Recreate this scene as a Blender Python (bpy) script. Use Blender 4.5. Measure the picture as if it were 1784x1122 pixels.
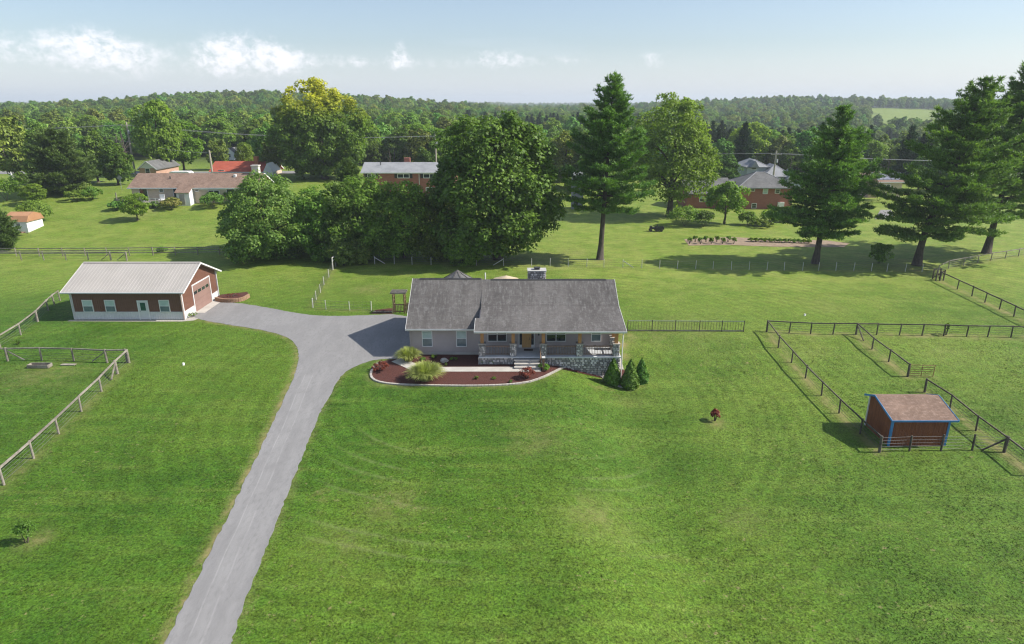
import bpy, math, random
import numpy as np
from mathutils import Vector, Matrix
from mathutils.geometry import tessellate_polygon

for o in list(bpy.data.objects):
    bpy.data.objects.remove(o)
SC = bpy.context.scene
COL = SC.collection
R = math.radians

# ------------------------------------------------------------------ camera, sky, sun, exposure
CAM_H = 23.0
FPX = 1150.0                                   # focal length in pixels of the 1784 wide photograph
PITCH = math.atan(383 / FPX)                   # horizon stands 383 px above the picture's middle
cam_d = bpy.data.cameras.new("camera")
cam_d.sensor_width = 36.0
cam_d.lens = 36.0 * FPX / 1784.0
cam_d.clip_start = 0.5
cam_d.clip_end = 20000
cam = bpy.data.objects.new("camera", cam_d)
cam.location = (0, 0, CAM_H)
cam.rotation_euler = (R(90) - PITCH, 0, 0)
COL.objects.link(cam)
SC.camera = cam

SUN_EL = R(41)
SUN_DIR = Vector((math.cos(SUN_EL), -0.012, math.sin(SUN_EL))).normalized()     # towards the sun
sun_d = bpy.data.lights.new("sun", 'SUN')
sun_d.energy = 4.8
sun_d.angle = R(0.55)
sun_d.color = (1.0, 0.95, 0.87)
sun = bpy.data.objects.new("sun", sun_d)
sun.rotation_euler = SUN_DIR.to_track_quat('Z', 'Y').to_euler()
sun.location = (60, 0, 80)
COL.objects.link(sun)

SC.view_settings.view_transform = 'Standard'
SC.view_settings.look = 'None'
SC.view_settings.exposure = 0.52
SC.view_settings.gamma = 1.0
SC.view_settings.use_curve_mapping = False
SC.render.engine = 'CYCLES'
SC.cycles.max_bounces = 5
SC.cycles.diffuse_bounces = 4
SC.cycles.glossy_bounces = 2
SC.cycles.transmission_bounces = 3
SC.cycles.volume_bounces = 0
SC.cycles.transparent_max_bounces = 4
SC.cycles.caustics_reflective = False
SC.cycles.caustics_refractive = False
SC.cycles.use_denoising = True
SC.cycles.use_adaptive_sampling = True
SC.cycles.adaptive_threshold = 0.02
SC.cycles.filter_width = 1.2


class NT:
    """small helper for node trees"""
    def __init__(s, tree):
        s.t = tree; s.n = tree.nodes; s.l = tree.links
    def new(s, typ, **kw):
        n = s.n.new(typ)
        for k, v in kw.items():
            setattr(n, k, v)
        return n
    def put(s, sock, v):
        if hasattr(v, 'links') or isinstance(v, bpy.types.NodeSocket):
            s.l.new(v, sock)
        else:
            sock.default_value = v
    def math(s, op, a, b=None, c=None, clamp=False):
        n = s.new('ShaderNodeMath', operation=op, use_clamp=clamp)
        s.put(n.inputs[0], a)
        if b is not None: s.put(n.inputs[1], b)
        if c is not None: s.put(n.inputs[2], c)
        return n.outputs[0]
    def vmath(s, op, a, b=None):
        n = s.new('ShaderNodeVectorMath', operation=op)
        s.put(n.inputs[0], a)
        if b is not None: s.put(n.inputs[1], b)
        return n.outputs['Value'] if op in ('LENGTH', 'DOT_PRODUCT', 'DISTANCE') else n.outputs[0]
    def mix(s, f, a, b, mode='MIX'):
        n = s.new('ShaderNodeMix', data_type='RGBA', blend_type=mode)
        s.put(n.inputs[0], f)
        s.put(n.inputs[6], a if not isinstance(a, tuple) else (*a[:3], 1))
        s.put(n.inputs[7], b if not isinstance(b, tuple) else (*b[:3], 1))
        return n.outputs[2]
    def noise(s, vec, scale, detail=3, rough=0.55, dist=0.0):
        n = s.new('ShaderNodeTexNoise')
        s.l.new(vec, n.inputs['Vector'])
        n.inputs['Scale'].default_value = scale
        n.inputs['Detail'].default_value = detail
        n.inputs['Roughness'].default_value = rough
        n.inputs['Distortion'].default_value = dist
        return n.outputs[0]
    def ramp(s, v, lo, hi):
        n = s.new('ShaderNodeMapRange', interpolation_type='SMOOTHSTEP')
        s.put(n.inputs[0], v)
        n.inputs[1].default_value = lo; n.inputs[2].default_value = hi
        return n.outputs[0]
    def mapping(s, vec, scale=(1, 1, 1), rot=(0, 0, 0), loc=(0, 0, 0)):
        n = s.new('ShaderNodeMapping')
        s.l.new(vec, n.inputs[0])
        n.inputs['Location'].default_value = loc
        n.inputs['Rotation'].default_value = rot
        n.inputs['Scale'].default_value = scale
        return n.outputs[0]


def make_world():
    w = bpy.data.worlds.new("World")
    SC.world = w
    w.use_nodes = True
    w.cycles.sampling_method = 'MANUAL'
    w.cycles.sample_map_resolution = 256
    t = NT(w.node_tree)
    t.n.clear()
    out = t.new('ShaderNodeOutputWorld')
    bg = t.new('ShaderNodeBackground')
    bg.inputs[1].default_value = 0.10
    t.l.new(bg.outputs[0], out.inputs[0])
    sky = t.new('ShaderNodeTexSky', sky_type='NISHITA')
    sky.sun_disc = False
    sky.sun_elevation = SUN_EL
    sky.sun_rotation = math.atan2(SUN_DIR.x, SUN_DIR.y)
    sky.altitude = 150
    sky.air_density = 1.0
    sky.dust_density = 1.2
    sky.ozone_density = 2.5
    tc = t.new('ShaderNodeTexCoord')
    sep = t.new('ShaderNodeSeparateXYZ')
    t.l.new(tc.outputs['Generated'], sep.inputs[0])
    x, y, z = sep.outputs
    az = t.math('ARCTAN2', x, y)
    el = t.math('ARCSINE', z)
    comb = t.new('ShaderNodeCombineXYZ')
    t.l.new(az, comb.inputs[0]); t.l.new(t.math('MULTIPLY', el, 1.25), comb.inputs[1])
    v = comb.outputs[0]
    nz = t.noise(v, 75, 6, 0.62, 0.2)
    nzb = t.noise(v, 22, 4, 0.55)
    # cumulus towers standing along the horizon: azimuth, elevation, half widths (radians), weight
    clouds = [(-0.528, 0.072, 0.016, 0.014, 1.10), (-0.566, 0.069, 0.019, 0.010, 0.75), (-0.491, 0.062, 0.025, 0.012, 0.75),
              (-0.614, 0.063, 0.022, 0.012, 0.80), (-0.559, 0.046, 0.036, 0.010, 0.38), (-0.363, 0.068, 0.033, 0.017, 1.05),
              (-0.400, 0.058, 0.017, 0.011, 0.75), (-0.311, 0.058, 0.015, 0.011, 0.90), (-0.244, 0.055, 0.062, 0.007, 0.62),
              (-0.158, 0.068, 0.008, 0.012, 1.00), (-0.353, 0.035, 0.051, 0.009, 0.30), (-0.024, 0.061, 0.026, 0.009, 0.80),
              (0.061, 0.058, 0.040, 0.006, 0.55), (0.199, 0.061, 0.014, 0.010, 0.62), (0.319, 0.054, 0.068, 0.006, 0.40),
              (-0.107, 0.052, 0.064, 0.006, 0.35), (-0.490, 0.043, 0.026, 0.012, 0.45), (0.75, .06, .05, .015, .7), (1.0, .07, .06, .02, .8),
              (-.90, .07, .06, .015, .85), (-1.25, .06, .07, .02, .8), (1.4, .06, .08, .02, .7), (-1.7, .07, .09, .02, .8),
              (2.0, .07, .09, .02, .8), (-2.3, .06, .09, .02, .8), (2.7, .07, .1, .02, .8), (-2.9, .07, .09, .02, .8)]
    tot = None
    for (a, e, ra, re, wt) in clouds:
        da = t.math('MULTIPLY', t.math('SUBTRACT', az, a), .62 / ra)
        de = t.math('MULTIPLY', t.math('SUBTRACT', el, e - re * .3), .66 / re)
        q = t.math('ADD', t.math('MULTIPLY', da, da), t.math('MULTIPLY', de, de))
        g = t.math('MULTIPLY', t.math('EXPONENT', t.math('MULTIPLY', q, -0.9)), wt)
        tot = g if tot is None else t.math('ADD', tot, g)
    body = t.math('ADD', t.math('MULTIPLY', t.math('SUBTRACT', nz, 0.5), 2.6), t.math('MULTIPLY', t.math('SUBTRACT', nzb, 0.5), 1.6))
    dens = t.math('MULTIPLY', tot, t.math('ADD', body, 0.78))
    m = t.ramp(dens, 0.22, 1.35)
    # thin high veil low over the horizon
    nv = t.noise(t.mapping(v, (1.2, 9, 1)), 2.0, 4, 0.5)
    band = t.math('MULTIPLY', t.ramp(el, 0.17, 0.03), 0.34)
    veil = t.math('MULTIPLY', band, t.ramp(nv, 0.25, 0.75))
    hor = t.math('MULTIPLY', t.ramp(el, 0.12, -0.01), 0.50)
    veil = t.math('MAXIMUM', t.math('MAXIMUM', veil, hor), 0.13)
    c1 = t.mix(veil, sky.outputs[0], (7.2, 7.8, 9.0))
    c2 = t.mix(t.math('MULTIPLY', m, 0.72), c1, (8.8, 8.6, 9.1))
    t.l.new(c2, bg.inputs[0])
make_world()


# ------------------------------------------------------------------ terrain and picture helpers
def sstep(a, b, v):
    q = np.clip((v - a) / (b - a), 0, 1)
    return q * q * (3 - 2 * q)

def terr(x, y):
    x = np.asarray(x, float); y = np.asarray(y, float)
    z = -1.5 * sstep(2.5, 10.5, x) * (1 - sstep(56, 67, y)) * sstep(-60, 0, y)
    z = z + 4.0 * sstep(104, 150, y) * sstep(-8, -55, x)                # neighbour's yard climbs to the road
    g = lambda cx, cy, sx, sy: np.exp(-((x - cx) / sx) ** 2 - ((y - cy) / sy) ** 2)
    z = z - 13 * g(215, 420, 95, 150)                                   # dip in the east
    z = z + 17 * g(-270, 760, 180, 190) + 2 * g(-640, 900, 260, 200)
    z = z + 15 * g(440, 1150, 240, 260) + 11 * g(760, 1250, 260, 260)
    z = z + 1 * g(60, 1500, 500, 260)
    z = z + 6 * sstep(2200, 3600, y)
    return z

cP, sP = math.cos(PITCH), math.sin(PITCH)
def ray(px, py):
    u = (px - 892) / FPX; v = (561 - py) / FPX
    return u, cP + v * sP, -sP + v * cP
def at(px, py):
    """point of the ground seen at a pixel of the photograph"""
    dx, dy, dz = ray(px, py)
    t = 5.0
    while t < 6000:
        if CAM_H + dz * t < float(terr(dx * t, dy * t)):
            break
        t += 0.5 if t < 200 else 3.0
    lo, hi = t - 3, t
    for _ in range(24):
        m = (lo + hi) / 2
        if CAM_H + dz * m < float(terr(dx * m, dy * m)): hi = m
        else: lo = m
    return Vector((dx * hi, dy * hi, float(terr(dx * hi, dy * hi))))
def at_z(px, py, z):
    dx, dy, dz = ray(px, py)
    t = (z - CAM_H) / dz
    return Vector((dx * t, dy * t, z))
def Zat(py, Y):
    _, dy, dz = ray(892, py)
    return CAM_H + dz * Y / dy
def Xat(px, Y, z):
    return (px - 892) / FPX * (cP * Y + sP * (CAM_H - z))


# ------------------------------------------------------------------ mesh builder and object helpers
class MB:
    def __init__(s):
        s.v = []; s.f = []
    def add(s, vs, fs):
        b = len(s.v)
        s.v += [tuple(p) for p in vs]
        s.f += [tuple(b + i for i in f) for f in fs]
        return s
    def box(s, x0, x1, y0, y1, z0, z1):
        return s.add([(x0, y0, z0), (x1, y0, z0), (x1, y1, z0), (x0, y1, z0), (x0, y0, z1), (x1, y0, z1), (x1, y1, z1), (x0, y1, z1)],
                     [(0, 3, 2, 1), (4, 5, 6, 7), (0, 1, 5, 4), (1, 2, 6, 5), (2, 3, 7, 6), (3, 0, 4, 7)])
    def poly(s, pts):
        return s.add(pts, [tuple(range(len(pts)))])
    def extx(s, prof, x0, x1):
        """extrude a (y, z) profile along x"""
        n = len(prof)
        vs = [(x0, y, z) for y, z in prof] + [(x1, y, z) for y, z in prof]
        fs = [(i, i + n, (i + 1) % n + n, (i + 1) % n) for i in range(n)]
        fs += [tuple(range(n)), tuple(range(2 * n - 1, n - 1, -1))]
        return s.add(vs, fs)
    def exty(s, prof, y0, y1):
        n = len(prof)
        vs = [(x, y0, z) for x, z in prof] + [(x, y1, z) for x, z in prof]
        fs = [(i, (i + 1) % n, (i + 1) % n + n, i + n) for i in range(n)]
        fs += [tuple(range(n - 1, -1, -1)), tuple(range(n, 2 * n))]
        return s.add(vs, fs)
    def extz(s, prof, z0, z1):
        n = len(prof)
        vs = [(x, y, z0) for x, y in prof] + [(x, y, z1) for x, y in prof]
        fs = [(i, (i + 1) % n, (i + 1) % n + n, i + n) for i in range(n)]
        fs += [tuple(range(n - 1, -1, -1)), tuple(range(n, 2 * n))]
        return s.add(vs, fs)
    def bar(s, p, q, w, h, up=(0, 0, 1)):
        p, q = Vector(p), Vector(q)
        d = (q - p).normalized()
        u = Vector(up)
        if abs(d.dot(u)) > .98: u = Vector((0, 1, 0))
        a = d.cross(u).normalized() * (w / 2)
        b = a.cross(d).normalized() * (h / 2)
        vs = [p - a - b, p + a - b, p + a + b, p - a + b, q - a - b, q + a - b, q + a + b, q - a + b]
        return s.add(vs, [(0, 1, 2, 3), (7, 6, 5, 4), (0, 4, 5, 1), (1, 5, 6, 2), (2, 6, 7, 3), (3, 7, 4, 0)])
    def tube(s, pts, rad, n=6, cap=True):
        pts = [Vector(p) for p in pts]
        if not hasattr(rad, '__len__'): rad = [rad] * len(pts)
        rings = []
        for i, p in enumerate(pts):
            d = (pts[min(i + 1, len(pts) - 1)] - pts[max(i - 1, 0)]).normalized()
            u = Vector((0, 0, 1)) if abs(d.z) < .9 else Vector((1, 0, 0))
            a = d.cross(u).normalized(); b = d.cross(a)
            rings.append([p + (a * math.cos(k * 2 * math.pi / n) + b * math.sin(k * 2 * math.pi / n)) * rad[i] for k in range(n)])
        vs = [q for r in rings for q in r]
        fs = [(i * n + k, i * n + (k + 1) % n, (i + 1) * n + (k + 1) % n, (i + 1) * n + k) for i in range(len(pts) - 1) for k in range(n)]
        if cap:
            fs += [tuple(range(n)), tuple(range((len(pts) - 1) * n + n - 1, (len(pts) - 1) * n - 1, -1))]
        return s.add(vs, fs)
    def mesh(s, name, mat, org=(0, 0, 0), smooth=False):
        me = bpy.data.meshes.new(name)
        ox, oy, oz = org
        me.from_pydata([(x - ox, y - oy, z - oz) for x, y, z in s.v], [], s.f)
        if mat: me.materials.append(mat)
        if smooth: me.polygons.foreach_set('use_smooth', [True] * len(me.polygons))
        me.update()
        return me
    def build(s, name, mat, parent=None, smooth=False, local=False):
        org = (0, 0, 0)
        if parent is not None and not local:
            org = worg(parent)
        return link(name, s.mesh(name, mat, org, smooth), parent)

def worg(o):
    v = Vector((0, 0, 0))
    while o is not None:
        v = v + o.location
        o = o.parent
    return tuple(v)
def link(name, me, parent=None, loc=None):
    o = bpy.data.objects.new(name, me)
    COL.objects.link(o)
    if parent is not None: o.parent = parent
    if loc is not None: o.location = loc
    return o
def tag(o, label=None, cat=None, group=None, kind=None):
    if label: o["label"] = label
    if cat: o["category"] = cat
    if group: o["group"] = group
    if kind: o["kind"] = kind
    return o
def thing(name, label, cat, loc=(0, 0, 0), rz=0, group=None):
    o = bpy.data.objects.new(name, None)
    o.empty_display_size = 0.3
    COL.objects.link(o)
    o.location = loc; o.rotation_euler = (0, 0, rz)
    return tag(o, label, cat, group)
def copy_tree(o, parent=None):
    c = o.copy()
    COL.objects.link(c)
    c.parent = parent
    for ch in list(o.children):
        copy_tree(ch, c)
    return c
def np_mesh(name, verts, faces_idx, nper, mat):
    """fast mesh from arrays: verts (N,3), faces_idx flat, nper vertices in each face"""
    me = bpy.data.meshes.new(name)
    nf = len(faces_idx) // nper
    me.vertices.add(len(verts)); me.loops.add(len(faces_idx)); me.polygons.add(nf)
    me.vertices.foreach_set('co', np.asarray(verts, np.float32).ravel())
    me.loops.foreach_set('vertex_index', np.asarray(faces_idx, np.int32))
    me.polygons.foreach_set('loop_start', np.arange(0, nf * nper, nper, dtype=np.int32))
    me.materials.append(mat)
    me.update(calc_edges=True)
    return me


# ------------------------------------------------------------------ materials
MATS = {}
def M(name, c1, c2=None, scale=1.5, rough=0.8, bump=0.0, bscale=20, lo=.35, hi=.65, spec=0.3, stretch=(1, 1, 1), c3=None, metal=0.0, world=False, rnd=0.0, isl=0.0, tabs=None):
    if name in MATS: return MATS[name]
    m = bpy.data.materials.new(name)
    m.use_nodes = True
    t = NT(m.node_tree)
    b = t.n['Principled BSDF']
    b.inputs['Roughness'].default_value = rough
    b.inputs['Specular IOR Level'].default_value = spec
    b.inputs['Metallic'].default_value = metal
    if world:
        vec = t.new('ShaderNodeNewGeometry').outputs['Position']
    else:
        vec = t.new('ShaderNodeTexCoord').outputs['Object']
    vec = t.mapping(vec, stretch)
    col = None
    if c2 is not None:
        f = t.ramp(t.noise(vec, scale, 5, .6), lo, hi)
        col = t.mix(f, tuple(c1), tuple(c2))
        if c3 is not None:
            f2 = t.ramp(t.noise(vec, scale * 6.3, 4, .65), .45, .72)
            col = t.mix(f2, col, tuple(c3))
    if tabs:
        bt = t.new('ShaderNodeTexBrick')
        t.l.new(t.new('ShaderNodeTexCoord').outputs['Object'], bt.inputs['Vector'])
        bt.inputs['Scale'].default_value = 1.0
        bt.inputs['Brick Width'].default_value = tabs[0]; bt.inputs['Row Height'].default_value = tabs[1]
        bt.inputs['Mortar Size'].default_value = .006
        bt.inputs['Color1'].default_value = (.87, .87, .87, 1); bt.inputs['Color2'].default_value = (1.10, 1.10, 1.09, 1); bt.inputs['Mortar'].default_value = (.6, .6, .6, 1)
        col = t.mix(1.0, col, bt.outputs[0], 'MULTIPLY')
    if isl:
        ri = t.new('ShaderNodeNewGeometry').outputs['Random Per Island']
        hv = t.new('ShaderNodeHueSaturation')
        t.l.new(col, hv.inputs['Color'])
        t.l.new(t.math('MULTIPLY_ADD', ri, isl * 2, 1 - isl), hv.inputs['Value'])
        col = hv.outputs[0]
    if rnd:
        oi = t.new('ShaderNodeObjectInfo')
        hs = t.new('ShaderNodeHueSaturation')
        if col is None: hs.inputs['Color'].default_value = (*c1, 1)
        else: t.l.new(col, hs.inputs['Color'])
        t.l.new(t.math('MULTIPLY_ADD', oi.outputs['Random'], rnd * 2, 1 - rnd), hs.inputs['Value'])
        col = hs.outputs[0]
    if col is None: b.inputs['Base Color'].default_value = (*c1, 1)
    else: t.l.new(col, b.inputs['Base Color'])
    if bump:
        bn = t.new('ShaderNodeBump')
        bn.inputs['Strength'].default_value = bump
        bn.inputs['Distance'].default_value = 0.05
        t.l.new(t.noise(vec, bscale, 4, .6), bn.inputs['Height'])
        t.l.new(bn.outputs[0], b.inputs['Normal'])
    MATS[name] = m
    return m

def leaf_mat(name, ca, cb, cc=None, transl=0.42, scale=.35, rnd=.16, topc=None, toph=(0, 1), hue=.018):
    """leaf blades: diffuse with light coming through, tone differing from clump to clump and tree to tree"""
    m = bpy.data.materials.new(name)
    m.use_nodes = True
    t = NT(m.node_tree)
    t.n.clear()
    out = t.new('ShaderNodeOutputMaterial')
    tc = t.new('ShaderNodeTexCoord')
    ob = tc.outputs['Object']
    col = t.mix(t.ramp(t.noise(ob, scale, 3, .6), .35, .65), tuple(ca), tuple(cb))
    if cc is not None:
        col = t.mix(t.math('MULTIPLY', t.ramp(t.noise(ob, scale * 5, 3, .7), .52, .72), .7), col, tuple(cc))
    if topc is not None:
        sp = t.new('ShaderNodeSeparateXYZ')
        t.l.new(ob, sp.inputs[0])
        hgt = t.math('ADD', sp.outputs[2], t.math('MULTIPLY', t.noise(ob, .35, 3), 6))
        col = t.mix(t.ramp(hgt, toph[0], toph[1]), col, tuple(topc))
    oi = t.new('ShaderNodeObjectInfo')
    hs = t.new('ShaderNodeHueSaturation')
    t.l.new(col, hs.inputs['Color'])
    ri = t.new('ShaderNodeNewGeometry').outputs['Random Per Island']
    val = t.math('MULTIPLY', t.math('MULTIPLY_ADD', oi.outputs['Random'], rnd * 2, 1 - rnd), t.math('MULTIPLY_ADD', ri, .7, .65))
    t.l.new(val, hs.inputs['Value'])
    wn = t.new('ShaderNodeTexWhiteNoise', noise_dimensions='1D')
    t.l.new(oi.outputs['Random'], wn.inputs['W'])
    t.l.new(t.math('MULTIPLY_ADD', wn.outputs[0], -2 * hue, .5 + hue * .6), hs.inputs['Hue'])
    d = t.new('ShaderNodeBsdfPrincipled')
    d.inputs['Roughness'].default_value = .55
    d.inputs['Specular IOR Level'].default_value = .25
    t.l.new(hs.outputs[0], d.inputs['Base Color'])
    tr = t.new('ShaderNodeBsdfTranslucent')
    tcol = t.mix(1.0, hs.outputs[0], (1.25, 1.35, .6), 'MULTIPLY')
    t.l.new(tcol, tr.inputs[0])
    ms = t.new('ShaderNodeMixShader')
    ms.inputs[0].default_value = transl
    t.l.new(d.outputs[0], ms.inputs[1]); t.l.new(tr.outputs[0], ms.inputs[2])
    t.l.new(ms.outputs[0], out.inputs[0])
    MATS[name] = m
    return m

def lawn_mat(name, blades=False):
    m = bpy.data.materials.new(name)
    m.use_nodes = True
    t = NT(m.node_tree)
    b = t.n['Principled BSDF']
    b.inputs['Roughness'].default_value = .75
    b.inputs['Specular IOR Level'].default_value = .15
    geo = t.new('ShaderNodeNewGeometry')
    pos = t.vmath('ADD', t.vmath('MULTIPLY', geo.outputs['Position'], (1, 1, 0)), (0, 0, 7.3137))
    at_ = t.new('ShaderNodeAttribute', attribute_name='zone')
    sep = t.new('ShaderNodeSeparateColor')
    t.l.new(at_.outputs['Color'], sep.inputs[0])
    dry, pale, wood = sep.outputs
    n_big = t.noise(pos, .045, 3, .55)
    n_mid = t.noise(pos, .28, 4, .6)
    n_sml = t.noise(pos, 1.4, 4, .65)
    n_fin = t.noise(pos, 9, 3, .7)
    n_str = t.noise(t.mapping(pos, (.12, .9, 1), (0, 0, .5)), 1.0, 3, .6)
    g = t.mix(t.ramp(n_mid, .36, .66), (.044, .108, .008), (.066, .145, .012))
    g = t.mix(t.math('MULTIPLY', t.ramp(n_big, .40, .66), .65), g, (.112, .185, .018))
    # paler neighbouring yards and back garden
    g = t.mix(t.math('MULTIPLY', pale, .75), g, t.mix(t.ramp(n_mid, .35, .65), (.150, .215, .026), (.225, .255, .052)))
    g = t.mix(t.math('MULTIPLY', t.ramp(n_str, .48, .72), .40), g, (.150, .215, .035))
    n_cl = t.noise(pos, 5.5, 4, .72)
    n_row = t.noise(t.mapping(pos, (.45, 1.1, 1)), 1.0, 4, .65)
    amt = t.math('ADD', t.math('MULTIPLY', t.ramp(n_cl, .30, .70), .95), t.math('MULTIPLY', t.ramp(n_fin, .38, .62), .75))
    amt = t.math('ADD', amt, t.math('MULTIPLY', t.ramp(n_sml, .66, .36), .22))
    amt = t.math('ADD', amt, t.math('MULTIPLY', t.math('MULTIPLY', t.ramp(n_row, .30, .70), pale), .42))
    amt = t.math('MULTIPLY_ADD', amt, .68, .26)
    if blades:
        amt = t.math('MULTIPLY', amt, t.math('MULTIPLY_ADD', geo.outputs['Random Per Island'], .70, .78))
    vv = t.new('ShaderNodeHueSaturation')
    t.l.new(g, vv.inputs['Color'])
    t.l.new(amt, vv.inputs['Value'])
    vv.inputs['Saturation'].default_value = .99
    t.l.new(t.math('MULTIPLY_ADD', n_sml, -.05, .524), vv.inputs['Hue'])
    g = vv.outputs[0]
    g = t.mix(t.math('MULTIPLY', t.ramp(t.noise(pos, 6.5, 3, .7), .60, .78), .35), g, (.21, .26, .085))
    # mower and tyre tracks curving round the house
    d = t.vmath('DISTANCE', t.vmath('MULTIPLY', pos, (1, 1, 0)), (-1.2, 52.4, 0))
    d = t.math('ADD', d, t.math('MULTIPLY', t.math('SUBTRACT', t.noise(pos, .05, 1), .5), 4.0))
    tot = None
    lines = t.math('SINE', t.math('MULTIPLY', d, 4.6))
    vl = t.new('ShaderNodeHueSaturation')
    t.l.new(g, vl.inputs['Color'])
    t.l.new(t.math('MULTIPLY_ADD', t.math('MULTIPLY', lines, t.ramp(t.noise(pos, .06, 2), .40, .62)), .085, 1.0), vl.inputs['Value'])
    g = vl.outputs[0]
    for r0, w in ((15.4, .17), (16.8, .16), (22.3, .18), (23.7, .16), (19.0, .14), (12.9, .14)):
        q = t.math('MULTIPLY', t.math('SUBTRACT', d, r0), 1 / w)
        e = t.math('EXPONENT', t.math('MULTIPLY', t.math('MULTIPLY', q, q), -1))
        tot = e if tot is None else t.math('MAXIMUM', tot, e)
    sxy = t.new('ShaderNodeSeparateXYZ')
    t.l.new(pos, sxy.inputs[0])
    side = t.ramp(t.math('ABSOLUTE', t.math('ADD', sxy.outputs[0], 1.0)), 12.5, 8.5)
    front = t.math('MULTIPLY', t.math('MULTIPLY', side, t.ramp(sxy.outputs[1], 46, 42)), t.ramp(t.noise(pos, 1.7, 3, .7), .28, .52))
    tr = t.math('MULTIPLY', t.math('MULTIPLY', tot, front), t.ramp(t.noise(pos, .075, 3, .5), .40, .56))
    g = t.mix(t.math('MULTIPLY', tr, .38), g, (.185, .215, .085))
    # dry patches
    patch = t.math('MULTIPLY', t.ramp(t.noise(pos, .16, 5, .68), .62, .74), t.ramp(n_sml, .38, .62))
    dd = t.math('ADD', t.math('MULTIPLY', patch, .60), t.math('MULTIPLY', dry, t.ramp(t.noise(pos, .9, 4, .7), .28, .62)), clamp=True)
    g = t.mix(t.math('MULTIPLY', dd, .85), g, t.mix(t.ramp(n_sml, .4, .6), (.27, .215, .10), (.20, .195, .065)))
    fleck = t.math('MULTIPLY', t.ramp(t.noise(pos, 2.2, 4, .75), .60, .70), t.ramp(t.noise(pos, .11, 3, .6), .42, .58))
    g = t.mix(t.math('MULTIPLY', fleck, .75), g, (.27, .225, .11))
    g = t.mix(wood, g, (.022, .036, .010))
    t.l.new(g, b.inputs['Base Color'])
    bn = t.new('ShaderNodeBump')
    bn.inputs['Strength'].default_value = .5 if not blades else 0
    bn.inputs['Distance'].default_value = .06
    if blades:
        nm = t.vmath('NORMALIZE', t.vmath('ADD', t.vmath('MULTIPLY', geo.outputs['Normal'], (.22, .22, .22)), (0, 0, 1.0)))
        t.l.new(nm, b.inputs['Normal'])
    else:
        hgt = t.noise(pos, 7, 3, .7)
        t.l.new(hgt, bn.inputs['Height'])
        t.l.new(bn.outputs[0], b.inputs['Normal'])
    MATS[name] = m
    return m

m_lawn = lawn_mat('lawn_grass')
m_blade = lawn_mat('grass_blades', True)
m_asphalt = M('asphalt', (.220, .214, .210), (.252, .245, .240), .5, .9, .25, 60, c3=(.20, .195, .19), stretch=(1.6, .5, 1), world=True)
m_conc = M('concrete', (.42, .39, .35), (.50, .47, .42), .8, .85, .1, 30)
m_deck = M('porch_concrete', (.50, .52, .54), (.60, .61, .62), .8, .7, .05, 30)
m_mulch = M('mulch', (.052, .017, .013), (.105, .036, .027), 14, .95, 1.0, 30, c3=(.15, .065, .05))
m_cap = M('chimney_cap_stone', (.38, .37, .35), (.46, .45, .43), 3, .9)
m_edge = M('edging_stone', (.34, .31, .27), (.46, .43, .38), 3, .9, .3, 12)
m_shingle = M('asphalt_shingle', (.086, .079, .075), (.136, .126, .120), .35, .95, .35, 40, c3=(.165, .158, .152), stretch=(1.9, .55, .3), lo=.3, hi=.7, tabs=(.34, .15))
m_white = M('white_trim', (.72, .71, .69), (.78, .77, .75), 2, .5)
m_siding = M('grey_siding', (.42, .355, .335), (.47, .40, .38), .6, .6)
m_dark = M('dark_metal', (.03, .03, .032), (.05, .05, .05), 2, .5)
m_wood = M('cedar_wood', (.42, .20, .08), (.54, .28, .115), 3, .6, .1, 20, stretch=(6, 6, 1))
m_door = M('door_wood', (.52, .30, .11), (.60, .36, .15), 3, .5, stretch=(6, 6, .8))
m_rail = M('rail_wood', (.20, .12, .07), (.28, .175, .105), 3, .7)
m_stone = M('field_stone', (.34, .32, .31), (.62, .60, .57), 2.1, .9, .35, 14, c3=(.40, .31, .25), lo=.3, hi=.7, isl=.55)
m_mortar = M('mortar', (.20, .19, .18), (.27, .26, .25), 5, .95, .3, 30)
m_glass = M('window_glass', (.012, .020, .024), (.03, .045, .05), .8, .06, spec=.8)
m_blind = M('window_blind', (.40, .52, .49), (.50, .60, .57), 1.0, .25, spec=.6)
m_blind2 = M('window_blind_lower', (.10, .15, .165), (.15, .20, .21), 1.0, .15, spec=.6)
m_redbarn = M('brown_steel', (.165, .080, .056), (.182, .089, .063), .5, .5)
m_steel = M('pale_steel', (.365, .338, .308), (.40, .37, .338), .4, .45)
m_wains = M('pale_wainscot', (.60, .59, .59), (.66, .65, .64), .5, .5)
m_gdoor = M('garage_door_tan', (.245, .155, .130), (.275, .175, .148), .6, .55)
m_barnred = M('shed_board', (.210, .068, .032), (.290, .100, .045), 1.0, .8, .15, 10, stretch=(8, 8, .6), c3=(.15, .05, .028))
m_blue = M('blue_trim', (.055, .20, .44), (.075, .25, .50), 1, .6)
m_brownroof = M('brown_shingle', (.19, .125, .092), (.25, .168, .126), .6, .95, .3, 30, c3=(.29, .205, .16), tabs=(.36, .16))
m_fence_g = M('weathered_wood', (.20, .175, .145), (.31, .28, .235), 2.0, .9, .2, 15, rnd=.12)
m_fence_d = M('dark_wood', (.080, .068, .057), (.145, .124, .10), 2.0, .9, .2, 15, rnd=.15)
m_wire = M('fence_wire', (.13, .13, .13), rough=.5, metal=.2)
m_post_w = M('pale_post', (.50, .48, .44), (.60, .58, .53), 3, .8)
m_brick = M('red_brick', (.32, .125, .09), (.38, .155, .112), 1.2, .9, .2, 25, c3=(.27, .105, .08), stretch=(1, 1, 3))
m_beige = M('beige_brick', (.52, .42, .32), (.60, .49, .38), 1.5, .9, .1, 25, stretch=(1, 1, 3))
m_greyroof = M('grey_roof', (.115, .115, .112), (.165, .163, .16), .5, .95, .2, 25, c3=(.09, .09, .09))
m_paleroof = M('pale_roof', (.23, .235, .245), (.285, .29, .30), .5, .9)
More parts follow.
